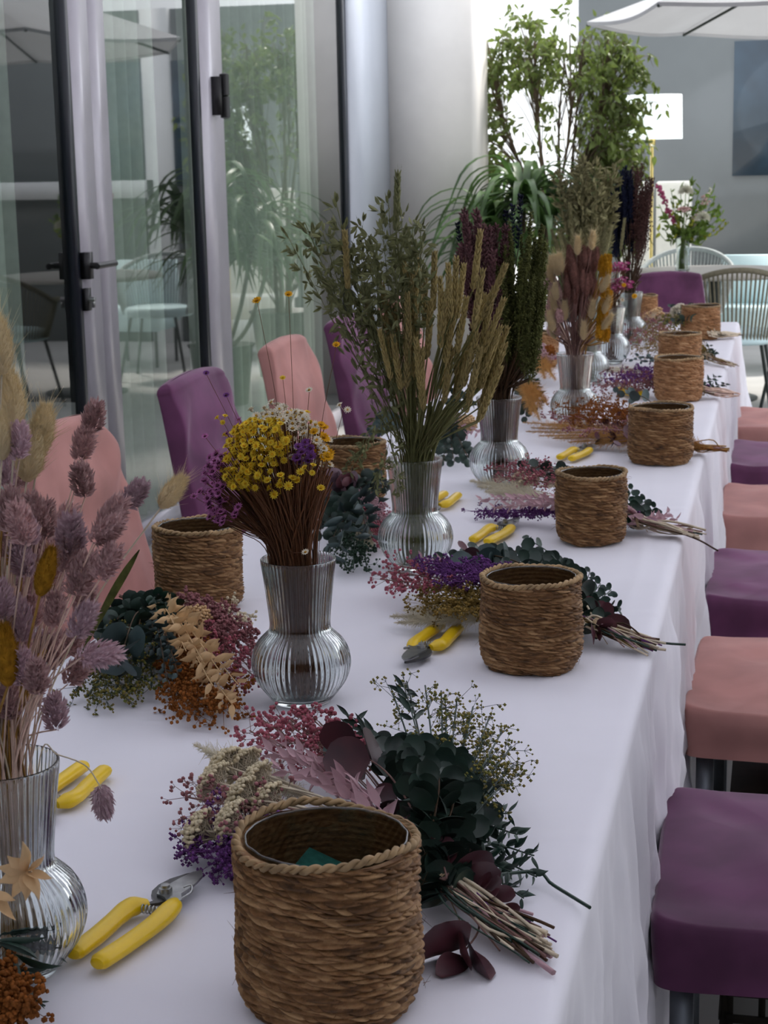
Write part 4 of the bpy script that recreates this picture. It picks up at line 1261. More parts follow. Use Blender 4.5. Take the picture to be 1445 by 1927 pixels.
def stars(name, heads, polys, n, lb, grp, ylo, yhi, stem='brownstem', sr=.0006, cam_tilt=.5, vase=1, sc=(.85, 1.15)):
    for p_ in poly_pts(polys, n, RS):
        T_ = aty(p_[0], p_[1], VP[vase][1]+RS.uniform(ylo, yhi))
        out = np.array([T_[0]-VP[vase][0], T_[1]-VP[vase][1], .10]); out = out/np.linalg.norm(out)
        hd = out+np.array([0, -cam_tilt, .35])+RS.normal(0, .25, 3)
        stem_in_vase(name, heads, vase, T_, stem, lb, 'dried flower', grp, hdir=hd, scale=RS.uniform(*sc)*(1.15 if stem and 'yellow' in name else 1.28), sr=sr, spread=.85)


stars('yellow_star_flower', SY, [(418, 862), (428, 820), (470, 790), (520, 790), (540, 830), (530, 868), (485, 915), (468, 925), (425, 905)], 200, 'small yellow star flower of the dense yellow cluster in the second glass vase', 'yellow star flowers', -.07, .02)
stars('yellow_star_flower', SY, [(440, 800), (500, 762), (560, 770), (600, 800), (560, 800), (480, 810)], 18, 'small yellow star flower sitting high on the second vase bouquet', 'yellow star flowers on top', -.02, .05)
stars('magenta_star_flower', SM, [(375, 930), (392, 860), (430, 850), (420, 905), (455, 950), (440, 985), (395, 985)], 112, 'magenta star flower at the left flank of the second vase bouquet', 'magenta star flowers', -.05, .05)
stars('white_star_flower', SW, [(470, 775), (520, 762), (575, 778), (612, 830), (610, 880), (560, 885), (545, 830), (500, 790)], 88, 'cream-white star flower in the second vase bouquet', 'white star flowers', -.04, .05)
stars('golden_star_flower', SG, [(590, 798), (612, 800), (624, 850), (618, 868), (600, 858), (588, 820)], 26, 'deep golden star flower at the right flank of the second vase bouquet', 'golden star flowers', -.05, .03)
stars('violet_star_flower', SPV, [(535, 830), (585, 832), (590, 870), (548, 880)], 12, 'violet star flower in the middle of the second vase bouquet', 'violet star flowers', -.065, -.03)
stars('yellow_star_flower', SY, [(500, 890), (600, 870), (605, 930), (510, 930)], 8, 'stray yellow star flower low on the brown stems of the second vase', 'stray yellow star flowers', -.075, -.05)
stars('brown_flower_stem', SM, [(440, 795), (475, 780), (455, 845), (420, 830)], 9, 'dark purple bud at the upper left of the second vase bouquet', 'dark purple buds', -.02, .04, sc=(.6, .8))
for px, py, hh, lb in [(543, 555, SG, 'golden flower on the tallest thin stem of the second vase'), (484, 567, SG, 'small golden flower high above the second vase, left of the tallest one'), (633, 650, SG, 'golden flower high at the right, before the purple chair'), (532, 712, SY, 'small yellow flower standing above the second vase bouquet, before the pink chair'), (582, 735, SW, 'tiny white flower on a tall stem above the second vase, before the pink chair'), (647, 768, SW, 'tiny white flower on a stem leaning right over the far basket'), (388, 703, SPV, 'dark dried bud on the tallest stem before the purple chair'), (426, 745, SPV, 'second dark bud below the tallest one before the purple chair'), (417, 788, SY, 'lone yellow flower at the upper left of the second vase bouquet'), (575, 1040, SW, 'lone white flower in front of the stems just above the second vase rim'), (386, 822, SM, 'lone magenta bud out to the left of the second vase bouquet'), (365, 935, SM, 'outermost magenta bud at the left of the second vase bouquet')]:
    hd = (RS.uniform(-.2, .2), -.6, .8)
    stem_in_vase('star_flower', hh, 1, aty(px, py, v[1]+(-.07 if py > 1000 else RS.uniform(-.03, .04))), 'brownstem', lb, 'dried flower', None, hdir=hd, scale=.95 if py > 600 else 1.15, sr=.00035)
for k in range(150):
    px = RS.uniform(470, 628); py = RS.uniform(850, 940) if px > 500 else RS.uniform(900, 960)
    T_ = aty(px, py, v[1]+RS.uniform(-.05, .045))
    stem_in_vase('flower_stalk', None, 1, T_, 'brownstem', 'thin brown stalk in the dense bunch of the second glass vase', 'dried flower', 'brown stalks in the second vase', sr=.0010, spread=.9)

# ---------- vase 3: oats and wheat
v = VP[2]
OA = [h_oat(k) for k in range(4)]; WH = [h_wheat(k) for k in range(3)]; WG = [h_wheat(9, mt='oat')]
oats = [(607, 560, -34), (640, 575, -26), (668, 555, -14), (700, 560, -10), (722, 560, -4), (735, 590, 2), (690, 620, -16), (660, 640, -24), (715, 640, -8), (740, 660, 0), (700, 700, -12), (752, 600, 6), (730, 720, -4), (712, 760, -8), (745, 760, 2), (685, 590, -10), (765, 640, 4), (760, 700, 3), (655, 600, -18), (722, 800, -6), (775, 600, 3), (700, 660, -14), (728, 520, -3), (742, 545, 2), (708, 600, -8), (675, 680, -20), (760, 560, 3), (690, 740, -14)]
for px, py, ang in oats:
    a = math.radians(ang+RS.normal(0, 4))
    ang *= .8; a = math.radians(ang)
    stem_in_vase('green_oat_stem', OA, 2, aty(px+14, py+35, v[1]+RS.uniform(-.07, .07)), 'greenstem', 'green oat stem with drooping seed husks in the third glass vase', 'dried grass', 'green oats in the third vase', hdir=(math.sin(a), RS.uniform(-.15, .1), math.cos(a)), scale=RS.uniform(.85, 1.05), sr=.0011)
for px, py, ang in [(742, 845, 188), (735, 850, 160), (722, 830, 205), (715, 800, 190)]:
    a = math.radians(ang)
    o, _ = stem_in_vase('green_oat_stem', OA, 2, aty(px, py-40, v[1]-.07), 'greenstem', 'green oat head bent down over the rim of the third glass vase', 'dried grass', 'drooping oats at the rim', hdir=(math.sin(a)-.2, -.1, math.cos(a)), scale=.62, sr=.0009)
wh = [(855, 590, 4), (790, 590, -2), (815, 585, 2)]
for p_ in poly_pts([(700, 640), (730, 560), (790, 560), (800, 600), (900, 640), (928, 690), (905, 800), (850, 800), (790, 780), (735, 740)], 58, RS): wh.append((p_[0], p_[1], (p_[0]-795)*.18))
wh += [(770, 600, -3), (848, 600, 4), (780, 610, 0), (860, 600, 5), (905, 660, 12), (890, 620, 8)]
for px, py, ang in wh:
    a = math.radians(ang+RS.normal(0, 4))
    stem_in_vase('wheat_stem', WH, 2, aty(px, py, v[1]+RS.uniform(-.08, .06)), 'greenstem', 'golden wheat ear in the third glass vase', 'dried grass', 'wheat ears in the third vase', hdir=(math.sin(a), RS.uniform(-.1, .1), math.cos(a)), scale=RS.uniform(.9, 1.08), sr=.0012)
for px, py, ang, lb, hh in [(908, 600, 24, 'wheat ear leaning right, crossing before the dark mauve spikes', WH), (908, 665, 22, 'wheat ear leaning right, lower of the two crossing the dark spikes', WH), (745, 435, 3, 'single tall green ear standing highest in the third vase', WG), (655, 545, -2, 'straw-coloured ear standing between the leftmost oats', WH), (890, 545, 8, 'pale wheat ear rising beside the navy spikes', WH)]:
    a = math.radians(ang)
    stem_in_vase('wheat_stem', hh, 2, aty(px, py, v[1]-.05), 'greenstem', lb, 'dried grass', None, hdir=(math.sin(a), 0, math.cos(a)), scale=1.05, sr=.0012)
for k in range(46):
    T_ = aty(RS.uniform(745, 865), RS.uniform(745, 800), v[1]+RS.uniform(-.05, .04))
    stem_in_vase('grass_stalk', None, 2, T_, 'greenstem', 'olive green stalk in the bunch of the third glass vase', 'dried grass', 'green stalks in the third vase', sr=.0015, spread=.9)

# ---------- vase 4: navy, mauve and olive spikes
v = VP[3]
NV = [h_spike(3, 'navy', .11, .0085, 80, .0024, True)]; MV = [h_spike(k+5, 'mauve', .15, .011, 120, .0030) for k in range(2)]; OL = [h_panicle(k, 'olive', .20, 260, .015, .0021) for k in range(3)]


def bunch(name, heads, poly, n, vase, stem, lb, cat, grp, sc=(.85, 1.1), yr=(-.06, .06), sr=.0012, fan=.17, **k):
    for p_ in poly_pts(poly, n, RS):
        a = math.radians((p_[0]-k.get('cx', np.array(poly)[:, 0].mean()))*fan+RS.normal(0, 3))
        stem_in_vase(name, heads, vase, aty(p_[0], p_[1], VP[vase][1]+RS.uniform(*yr)), stem, lb, cat, grp, hdir=(math.sin(a), 0, math.cos(a)), scale=RS.uniform(*sc), sr=sr)


bunch('mauve_flower_spike', MV, [(885, 540), (905, 540), (945, 545), (950, 680), (905, 690), (885, 640)], 46, 3, 'darkstem', 'dusty mauve larkspur spike in the fourth glass vase', 'dried flower', 'mauve spikes in the fourth vase', cx=925)
bunch('olive_flower_spike', OL, [(948, 590), (1005, 595), (1018, 640), (1000, 720), (950, 720)], 62, 3, 'darkstem', 'dark olive seeded spike at the right of the fourth glass vase', 'dried flower', 'olive spikes in the fourth vase', cx=960)
for px, py, ang in [(874, 520, -7), (888, 545, -5), (886, 590, -5), (962, 488, 2), (975, 470, 3), (953, 500, 0), (896, 640, -4), (900, 700, -3)]:
    a = math.radians(ang); stem_in_vase('navy_flower_spike', NV, 3, aty(px, py, v[1]+.05), 'darkstem', 'navy blue lavender-like spike in the fourth glass vase', 'dried flower', 'navy spikes in the fourth vase', hdir=(math.sin(a), 0, math.cos(a)), sr=.0010)
for k in range(45):
    stem_in_vase('dark_stalk', None, 3, aty(RS.uniform(905, 1005), RS.uniform(660, 710), v[1]+RS.uniform(-.04, .04)), 'darkstem', 'dark brown stalk in the bunch of the fourth glass vase', 'dried flower', 'dark stalks in the fourth vase', sr=.0016, spread=.9)

# ---------- vase 5: bunny tails
v = VP[4]
BB = [h_bunny(31, 'brownfur', .060, .0105, .009, 900, .0003)]; BC = [h_bunny(32, 'creamfur', .044, .0075, .018, 1500, .0003)]; PM = [h_phalaris(50, 'pinkgrass', .036, .011)]; MG = [h_phalaris(51, 'mustard2', .05, .012)]
bunch('brown_bunny_tail', BB, [(1062, 560), (1068, 500), (1118, 490), (1125, 560), (1110, 600), (1065, 600)], 44, 4, 'mauvestem', 'dark brown bunny tail grass in the fifth glass vase', 'dried grass', 'brown bunny tails', (.9, 1.1), cx=1092)
bunch('cream_bunny_tail', BC, [(1035, 600), (1040, 510), (1055, 500), (1065, 600), (1055, 640), (1035, 640)], 14, 4, 'mauvestem', 'cream bunny tail at the left flank of the fifth glass vase', 'dried grass', 'cream bunny tails at the left flank', (.8, 1.1), (-.06, .0), cx=1092)
for px, py, ang in [(1113, 470, 6), (1086, 480, 2), (1056, 512, -5), (1130, 550, 28), (1135, 590, 20), (1132, 620, 35), (1112, 600, 8), (1098, 640, 0)]:
    a = math.radians(ang); stem_in_vase('cream_bunny_tail', BC, 4, aty(px, py, v[1]-.06), 'mauvestem', 'cream bunny tail standing out among the brown ones of the fifth glass vase', 'dried grass', 'cream bunny tails among the brown ones', hdir=(math.sin(a), 0, math.cos(a)), scale=.95)
bunch('pink_canary_grass', PM, [(1030, 600), (1032, 520), (1050, 530), (1058, 640), (1040, 660)], 22, 4, 'pinkstraw', 'pale pink canary grass at the far left flank of the fifth glass vase', 'dried grass', 'pink canary grass in the fifth vase', (.8, 1.0), cx=1092)
bunch('mustard_canary_grass', MG, [(1125, 600), (1130, 500), (1150, 500), (1150, 560), (1140, 650), (1122, 660)], 26, 4, 'goldstraw', 'mustard yellow grass head at the right flank of the fifth glass vase', 'dried grass', 'mustard canary grass in the fifth vase', (.7, .95), cx=1092)
for k in range(40):
    stem_in_vase('pinkish_stalk', None, 4, aty(RS.uniform(1045, 1125), RS.uniform(600, 640), v[1]+RS.uniform(-.04, .04)), ['mauvestem', 'pinkstraw'][k % 2], 'mauve-brown stalk in the bunch of the fifth glass vase', 'dried grass', 'stalks in the fifth vase', sr=.0016, spread=.9)
# ---------- vase 6 (mostly hidden): sage oats and wheat
OS = [h_oat(k+60, .20, 'sage', 60, 1.2) for k in range(2)]; WS = [h_wheat(70, .10, 'sage')]
bunch('sage_oat_stem', OS, [(1060, 440), (1085, 420), (1135, 430), (1140, 500), (1080, 520)], 26, 5, 'greenstem', 'sage green oat stem in the tall bunch behind the bunny tails', 'dried grass', 'sage oats behind the bunny tails', (.8, 1.1), cx=1105, fan=.2)
bunch('sage_wheat_stem', WS, [(1040, 520), (1055, 430), (1130, 440), (1140, 520)], 26, 5, 'greenstem', 'straw green wheat ear in the tall bunch behind the bunny tails', 'dried grass', 'wheat behind the bunny tails', (.9, 1.2), cx=1105, fan=.3)
# ---------- vase 7: small pink flowers on brown stems
GP = [h_star(80, 'starM', 'heartY', .009, 3)]
M['hotpink'] = mat('hot_pink_bloom', (.58, .10, .30), .7, .3, 200, .2, transl=.2); GP = [h_star(81, 'hotpink', 'starW', .010, 3)]
bunch('pink_flower_stem', GP, [(1150, 555), (1155, 500), (1180, 490), (1186, 530), (1172, 565)], 34, 6, 'brownstem', 'small hot pink bloom on a brown stem in the seventh glass vase', 'dried flower', 'pink blooms in the seventh vase', (.8, 1.1), (-.05, .03), cx=1150)
for px, py, hh in [(1174, 537, SG), (1171, 565, SW), (1194, 558, SG), (1143, 592, SW)]:
    stem_in_vase('daisy_stem', hh, 6, aty(px, py, VP[6][1]-.06), 'brownstem', 'single small daisy below the hot pink blooms of the seventh vase', 'dried flower', 'daisies below the pink blooms', hdir=(0, -.8, .5), scale=1.7, sr=.0008)
for k in range(26):
    stem_in_vase('brown_stalk', None, 6, aty(RS.uniform(1130, 1168), RS.uniform(530, 570), VP[6][1]+RS.uniform(-.03, .04)), 'brownstem', 'reddish brown stalk in the bunch of the seventh glass vase', 'dried flower', 'brown stalks in the seventh vase', sr=.0020, spread=.9)
# ---------- vase 8: navy and umber spikes
NB = [h_spike(33, 'navy', .18, .012, 120, .0032)]; UM = [h_panicle(40, 'umber', .24, 200, .022, .0026)]
bunch('navy_flower_spike', NB, [(1152, 460), (1156, 420), (1188, 410), (1190, 480), (1160, 500)], 30, 7, 'darkstem', 'deep navy spike in the farthest glass vase', 'dried flower', 'navy spikes in the farthest vase', cx=1184)
bunch('umber_flower_spike', UM, [(1186, 480), (1190, 440), (1212, 440), (1218, 470), (1200, 520)], 26, 7, 'darkstem', 'dark umber feathery spike in the farthest glass vase', 'dried flower', 'umber spikes in the farthest vase', cx=1184)
stem_in_vase('wheat_stem', WS, 7, aty(1168, 470, VP[7][1]-.07), 'greenstem', 'single straw-coloured ear in front of the navy spikes', 'dried grass', None, hdir=(.12, 0, 1), scale=1.1)
for k in range(26):
    stem_in_vase('dark_stalk', None, 7, aty(RS.uniform(1165, 1208), RS.uniform(490, 530), VP[7][1]+RS.uniform(-.03, .04)), 'darkstem', 'blackish stalk in the bunch of the farthest glass vase', 'dried flower', 'dark stalks in the farthest vase', sr=.0022, spread=.9)

# ------------------------------------------------------------------ tied bunches lying on the cloth
class Bunch:
    def __init__(s, label, tie, end, cat='bouquet', tz=.030, seed=1, group='tied bunches of dried flowers on the table'):
        s.rs = np.random.RandomState(seed); s.tie = at(*tie, z=.75+tz); s.end = at(*end, z=.756)
        s.t = thing('dried_bouquet', label, cat, (s.tie[0], s.tie[1], .7505), 0, group)
        s.o = np.array([s.tie[0], s.tie[1], .7505]); s.d = (s.end-s.tie)
        a = np.linspace(0, 6.28*3, 60); ax = s.d/np.linalg.norm(s.d); sd_ = np.cross(ax, [0, 0, 1]); r = .014
        m = MB(); P = s.tie+np.stack([ax*(.002*x/6.28) for x in a])*1.0+np.cos(a)[:, None]*sd_*r+np.sin(a)[:, None]*np.array([0, 0, 1])*r*.9
        m.tube(np.maximum(P-s.o, [-9, -9, .002]), .0009, 4)
        m.sticks([[0, 0, .03]], [[.02, -.03, .012]], .0006); m.build('twine', M['twine'], s.t)

    def path(s, tip, z=.02, lift=.02, endl=None, n=26, via=None):
        rs_ = s.rs; T_ = at(tip[0], tip[1], .75+z) if len(tip) == 2 else np.array(tip)
        j = rs_.normal(0, .006, 3); j[2] = abs(j[2])*.5
        e = s.end+s.d*rs_.uniform(-.25, .05)+np.array([rs_.normal(0, .010), rs_.normal(0, .014), rs_.uniform(0, .008)]) if endl is None else at(endl[0], endl[1], .756)
        mid = (s.tie+T_)/2; mid[2] = max(s.tie[2], T_[2])*.5+.5*(.75+z)+lift*.5
        pts = [e, s.tie+j]+([at(*q[:2], z=.75+(q[2] if len(q) > 2 else z)) for q in via] if via else [mid])+[T_]
        return spline(pts, n)-s.o

    def fin(s, m, name, mts, label=None):
        for k, V in enumerate(m.V): m.V[k] = np.concatenate([V[:, :2], np.maximum(V[:, 2:3], .0012+.0006*s.rs.rand(len(V), 1))], 1)
        o = m.build(name, mts, s.t)
        if label: o['label'] = label
        return o

    def gyps(s, name, mt, tip, z=.03, n=26, R=.035, b=.0022, t0=.55, stem='palestraw', k=5, flat=.75, sr=.0010, label=None, cone=.9, **kw):
        n = int(n*1.35); rs_ = s.rs; P = s.path(tip, z, **kw); m = MB(); m.tube(P, sr, 4, m=1, cap=False)
        L = np.linalg.norm(P[-1]-P[len(P)//2])*2
        t = rs_.uniform(t0, 1, n); A, TT = along(P, t)
        D = TT*cone+rs_.normal(0, .62, (n, 3))*np.array([1, 1, flat]); D /= np.linalg.norm(D, axis=1)[:, None]
        B_ = A+D*(R*rs_.uniform(.5, 1.05, n))[:, None]
        m.sticks(A, B_, .00045, .0003, 1)
        Q = np.repeat(B_, k, 0); DD = np.repeat(D, k, 0)+rs_.normal(0, .75, (n*k, 3)); DD /= np.linalg.norm(DD, axis=1)[:, None]
        E_ = Q+DD*(R*.36*rs_.uniform(.4, 1, n*k))[:, None]
        m.sticks(Q, E_, .00030, .00022, 1); m.scatter(BALL1 if b > .0021 else BALL0, E_, None, b*rs_.uniform(.65, 1.25, n*k), 0)
        return s.fin(m, name, [M[mt], M[stem]], label)

    def leafy(s, name, mt, tip, z=.03, n=10, size=.03, w=.9, t0=.45, T=L_ROUND, ang=55, stem='darkstem', label=None, taper=.45, sr=.0013, pairs=True, lieflat=.35, **kw):
        rs_ = s.rs; P = s.path(tip, z, **kw); m = MB(); m.tube(P, np.linspace(sr*1.2, sr*.6, len(P)), 5, m=1)
        t = np.linspace(t0, .985, n); A, TT = along(P, t)
        for k in range(n):
            Fm = frames(TT[k][None])[0]; ph = (k % 2)*1.57*(1-lieflat)+rs_.normal(0, .25)
            for q in range(2 if pairs else 1):
                a = ph+q*math.pi+(0 if pairs else k*2.4)
                side = Fm[:, 0]*math.cos(a)+Fm[:, 1]*math.sin(a); an = math.radians(ang+rs_.normal(0, 12))
                D = TT[k]*math.cos(an)+side*math.sin(an); X = np.cross(D, TT[k]); X /= np.linalg.norm(X)+1e-9
                Y_ = np.cross(D/np.linalg.norm(D), X); Mx = np.stack([X, Y_, D/np.linalg.norm(D)], -1)
                ro = rs_.normal(0, .45); c, s_ = math.cos(ro), math.sin(ro)
                Mx = np.stack([Mx[:, 0]*c+Mx[:, 1]*s_, Mx[:, 1]*c-Mx[:, 0]*s_, Mx[:, 2]], -1)
                sz = size*(1-taper*(t[k]-t0)/(1-t0))*rs_.uniform(.82, 1.15)
                m.scatter(T, A[k][None]+side*.001, Mx[None], np.array([[sz*w, sz, sz]]), 0)
        return s.fin(m, name, [M[mt], M[stem]], label)

    def plume(s, name, mt, tip, z=.03, n=900, R=.022, t0=.5, stem='palestraw', label=None, hr=.00028, fw=1.1, **kw):
        rs_ = s.rs; P = s.path(tip, z, **kw); m = MB(); m.tube(P, .0010, 4, m=1)
        t = rs_.uniform(t0, 1, n); A, TT = along(P, t); w = np.sin(np.pi*np.clip((t-t0)/(1-t0)*.8+.15, 0, 1))
        D = TT*fw+rs_.normal(0, .6, (n, 3)); D /= np.linalg.norm(D, axis=1)[:, None]
        l = R*w*rs_.uniform(.5, 1.1, n); B_ = A+D*l[:, None]; m.sticks(A, B_, hr, hr*.5, 0)
        Q = A+D*(l*.55)[:, None]; D2 = D+rs_.normal(0, .5, (n, 3)); m.sticks(Q, Q+D2*(l*.4)[:, None], hr*.8, hr*.4, 0)
        return s.fin(m, name, [M[mt], M[stem]], label)

    def yarrow(s, name, mt, tip, z=.03, R=.016, n=90, stem='palestraw', label=None, b=.0020, **kw):
        rs_ = s.rs; P = s.path(tip, z, **kw); m = MB(); m.tube(P, .0012, 5, m=1)
        ax = P[-1]-P[-4]; ax = ax/np.linalg.norm(ax)+np.array([0, -.35, .5]); ax /= np.linalg.norm(ax); Fm = frames(ax[None])[0]
        i = np.arange(n); r = np.sqrt((i+.5)/n)*R; a = i*2.399
        loc = np.stack([r*np.cos(a), r*np.sin(a), R*.75-r*r/R*.55+rs_.normal(0, .0012, n)], -1)
        X = P[-1]+loc@Fm.T-ax*R*.3; hub = P[-1]-ax*R*.8
        jn = hub+(X[::6]-hub)*.55
        m.sticks(np.tile(hub, (len(jn), 1)), jn, .0008, .0005, 1)
        m.sticks(np.repeat(jn, 6, 0)[:n], X[:len(np.repeat(jn, 6, 0)[:n])], .0004, .0003, 1)
        m.scatter(BALL1, X, None, np.stack([b*rs_.uniform(.8, 1.3, n), b*rs_.uniform(.8, 1.3, n), b*rs_.uniform(.7, 1.1, n)], -1), 0)
        return s.fin(m, name, [M[mt], M[stem]], label)

    def stems(s, name, mt, n=8, r=.0014, spread=.016, back=.25, lab=None):
        for k in range(n):
            rs_ = s.rs; e = s.end+s.d*rs_.uniform(-.22, .12)+np.array([rs_.normal(0, spread*.5), rs_.normal(0, spread), rs_.uniform(0, .010)])
            a = s.tie-s.d*back+rs_.normal(0, .008, 3); a[2] = max(a[2], .756)
            m = MB(); m.tube(spline([a-s.o, s.tie+rs_.normal(0, .005, 3)-s.o, (e+s.tie)/2+rs_.normal(0, .006, 3)-s.o, e-s.o], 12), r*rs_.uniform(.7, 1.3), 5); s.fin(m, name, M[mt])


# ===== bunch behind the nearest basket
B = Bunch('big bunch behind the nearest basket: pink, cream and purple blooms, green and maroon eucalyptus', (835, 1662), (1018, 1788), seed=4, tz=.034)
for p_, n in (((372, 1600), 42), ((385, 1570), 42), ((410, 1620), 42), ((430, 1580), 40), ((450, 1610), 36), ((400, 1540), 36), ((470, 1560), 30)): B.gyps('purple_bloom_spray', 'gypL', p_, .022, n, .030, .0021, .62, 'starP', k=7)
for p_ in ((352, 1500), (375, 1480), (400, 1500), (358, 1530)): B.gyps('dusty_pink_spray', 'gypD', p_, .045, 12, .032, .0022, .75, 'mauvestem', k=4)
for p_, z in (((372, 1562), .035), ((452, 1500), .055), ((432, 1545), .045), ((420, 1440), .05), ((480, 1470), .06), ((400, 1470), .045), ((500, 1510), .05), ((455, 1440), .045)): B.yarrow('yarrow_head', 'achil', p_, z, .024, 150, b=.0026)
for p_ in ((365, 1402), (385, 1412), (410, 1425)): B.plume('cream_plume', 'plumeC', p_, .03, 700, .026, .68)
for p_ in ((470, 1375), (490, 1352), (520, 1345), (545, 1352), (575, 1340), (600, 1358), (560, 1375), (610, 1375)): B.gyps('pink_gypsophila', 'gypP', p_, .045, 16, .030, .0025, .75, 'mauvestem', k=5)
for p_, z in (((490, 1405), .06), ((520, 1395), .055), ((545, 1420), .065), ((505, 1440), .06)): B.leafy('pink_ruscus_branch', 'ruscP', p_, z, 13, .029, .42, .55, L_OVATE, 55, 'ruscP', taper=.4)
B.leafy('maroon_eucalyptus_branch', 'maroon', (657, 1410), .080, 2, .050, 1.0, .82, L_ROUND, 50, 'mauvestem', taper=.2, label='branch with large round maroon leaves')
B.leafy('maroon_eucalyptus_branch', 'maroon', (750, 1495), .065, 2, .038, .8, .8, L_ROUND, 50, 'mauvestem')
B.leafy('eucalyptus_leaf_branch', 'eucaG', (640, 1388), .05, 3, .04, .9, .85, L_ROUND, 40)
for p_, z in (((700, 1385), .06), ((735, 1400), .075), ((780, 1395), .07), ((760, 1430), .085), ((815, 1400), .06), ((850, 1420), .07), ((820, 1450), .09), ((880, 1440), .055), ((870, 1480), .07), ((905, 1470), .045), ((780, 1470), .08), ((915, 1515), .04)): B.leafy('eucalyptus_branch', 'euca', p_, z, 13, .030, .85, .30, L_ROUND, 62, taper=.3)
for p_ in ((655, 1345), (760, 1290), (690, 1370)): B.leafy('long_leaf_sprig', 'parv', p_, .06, 6, .034, .20, .8, L_LANCE, 30, 'parv', taper=.2)
for p_ in ((735, 1292), (765, 1282), (800, 1290), (830, 1300), (860, 1312), (890, 1330), (920, 1352), (945, 1375), (962, 1405), (965, 1440), (955, 1470), (840, 1335), (880, 1360), (910, 1390), (925, 1420)): B.gyps('green_gold_filler', 'gypY', p_, .05, 15, .030, .0019, .62, 'parv', k=4, cone=1.4)
for p_, z, vi in (((975, 1570), .03, ((900, 1560),)), ((1005, 1610), .02, ((920, 1590),)), ((1010, 1650), .015, ((930, 1620),)), ((960, 1530), .03, ((880, 1540),)), ((985, 1690), .012, ((920, 1650),)), ((940, 1590), .04, ((870, 1580),)), ((960, 1640), .03, ((900, 1620),))): B.leafy('dark_leaf_sprig', 'parv', p_, z, 12, .028, .42, .3, L_OVATE, 55, 'parv', via=vi)
for p_, z, sz in (((815, 1560), .05, .045), ((850, 1620), .045, .045), ((820, 1640), .03, .04), ((930, 1680), .03, .032), ((950, 1715), .02, .032)): B.leafy('maroon_leaf_sprig', 'maroon', p_, z, 3, sz, .75, .8, L_ROUND, 45, 'mauvestem', via=((840, 1650),))
B.leafy('maroon_leaf_sprig', 'maroon', (868, 1800), .010, 2, .052, 1.0, .9, L_ROUND, 40, 'mauvestem', via=((900, 1735),), label='big dark maroon leaf lying on the cloth')
B.leafy('maroon_leaf_sprig', 'mauveleaf', (800, 1545), .065, 3, .045, .6, .8, L_ROUND, 35, 'mauvestem')
B.stems('cut_stem', 'palestraw', 12, .0022); B.stems('pink_cut_stem', 'ruscP', 4, .0024)
m = MB(); e1 = at(1110, 1708, .757); m.tube(spline([B.tie-B.o, at(1000, 1640, .765)-B.o, at(1040, 1665, .759)-B.o, e1-B.o], 14), .0018, 6); B.fin(m, 'green_cut_stem', M['parv'])

# ===== bunch behind the second basket
B = Bunch('mixed bunch behind the second basket: violet and pink sprays, round dark eucalyptus, maroon leaves', (1120, 1180), (1228, 1222), seed=5, tz=.028)
for p_ in ((735, 1160), (745, 1172), (760, 1148), (770, 1165)): B.plume('cream_plume', 'plumeC', p_, .018, 800, .024, .62)
for p_ in ((812, 1120), (825, 1140), (830, 1110), (845, 1150), (800, 1135), (860, 1140)): B.gyps('ochre_spray', 'gypO', p_, .045, 60, .026, .0019, .4, 'gypO', k=6, cone=1.6)
for p_ in ((800, 1060), (812, 1075), (822, 1060), (838, 1085), (830, 1070), (850, 1095)): B.gyps('violet_spray', 'gypL', p_, .070, 60, .022, .0019, .45, 'gypL', k=6, cone=1.8)
for p_ in ((715, 1090), (730, 1075), (745, 1100), (752, 1065), (770, 1080), (775, 1105), (790, 1092)): B.gyps('pink_gypsophila', 'gypP', p_, .04, 14, .028, .0024, .78, 'mauvestem', k=5)
B.leafy('pink_ruscus_branch', 'ruscP', (788, 1048), .05, 8, .024, .4, .7, L_OVATE, 50, 'ruscP')
for p_, z in (((830, 1050), .055), ((858, 1040), .055), ((880, 1032), .055), ((905, 1050), .06), ((935, 1032), .055), ((965, 1035), .05), ((1000, 1035), .05), ((1040, 1050), .05), ((880, 1065), .07)): B.leafy('eucalyptus_branch', 'euca', p_, z, 9, .030, .9, .4, L_ROUND, 60)
for p_, z in (((862, 1062), .06), ((905, 1045), .065)): B.leafy('large_eucalyptus_sprig', 'eucaG', p_, z, 3, .045, 1.0, .85, L_ROUND, 45)
B.leafy('curled_twig', 'parv', (991, 1012), .06, 2, .022, .9, .9, L_ROUND, 40, 'parv')
B.leafy('maroon_leaf_sprig', 'maroon', (872, 1035), .07, 2, .028, .8, .9, L_ROUND, 40)
for p_, vi in (((1130, 1098), ((1110, 1130),)), ((1150, 1110), ((1120, 1140),)), ((1165, 1145), ((1130, 1150),)), ((1110, 1075), ((1100, 1120),))): B.leafy('dark_leaf_sprig', 'parv', p_, .03, 10, .024, .7, .35, L_ROUND, 55, 'parv', via=vi)
for p_, sz in (((1110, 1150), .042), ((1150, 1165), .042), ((1125, 1185), .036)): B.leafy('maroon_leaf_sprig', 'maroon', p_, .028, 2, sz, .85, .85, L_ROUND, 40, 'mauvestem', via=((1110, 1180),))
B.stems('cut_stem', 'palestraw', 10, .0018); B.stems('dark_cut_stem', 'darkstem', 4, .0014)
m = MB(); m.tube(spline([B.tie-B.o, at(1210, 1200, .757)-B.o, at(1250, 1210, .757)-B.o, at(1290, 1213, .757)-B.o], 14), .0017, 6); B.fin(m, 'green_cut_stem', M['parv'])

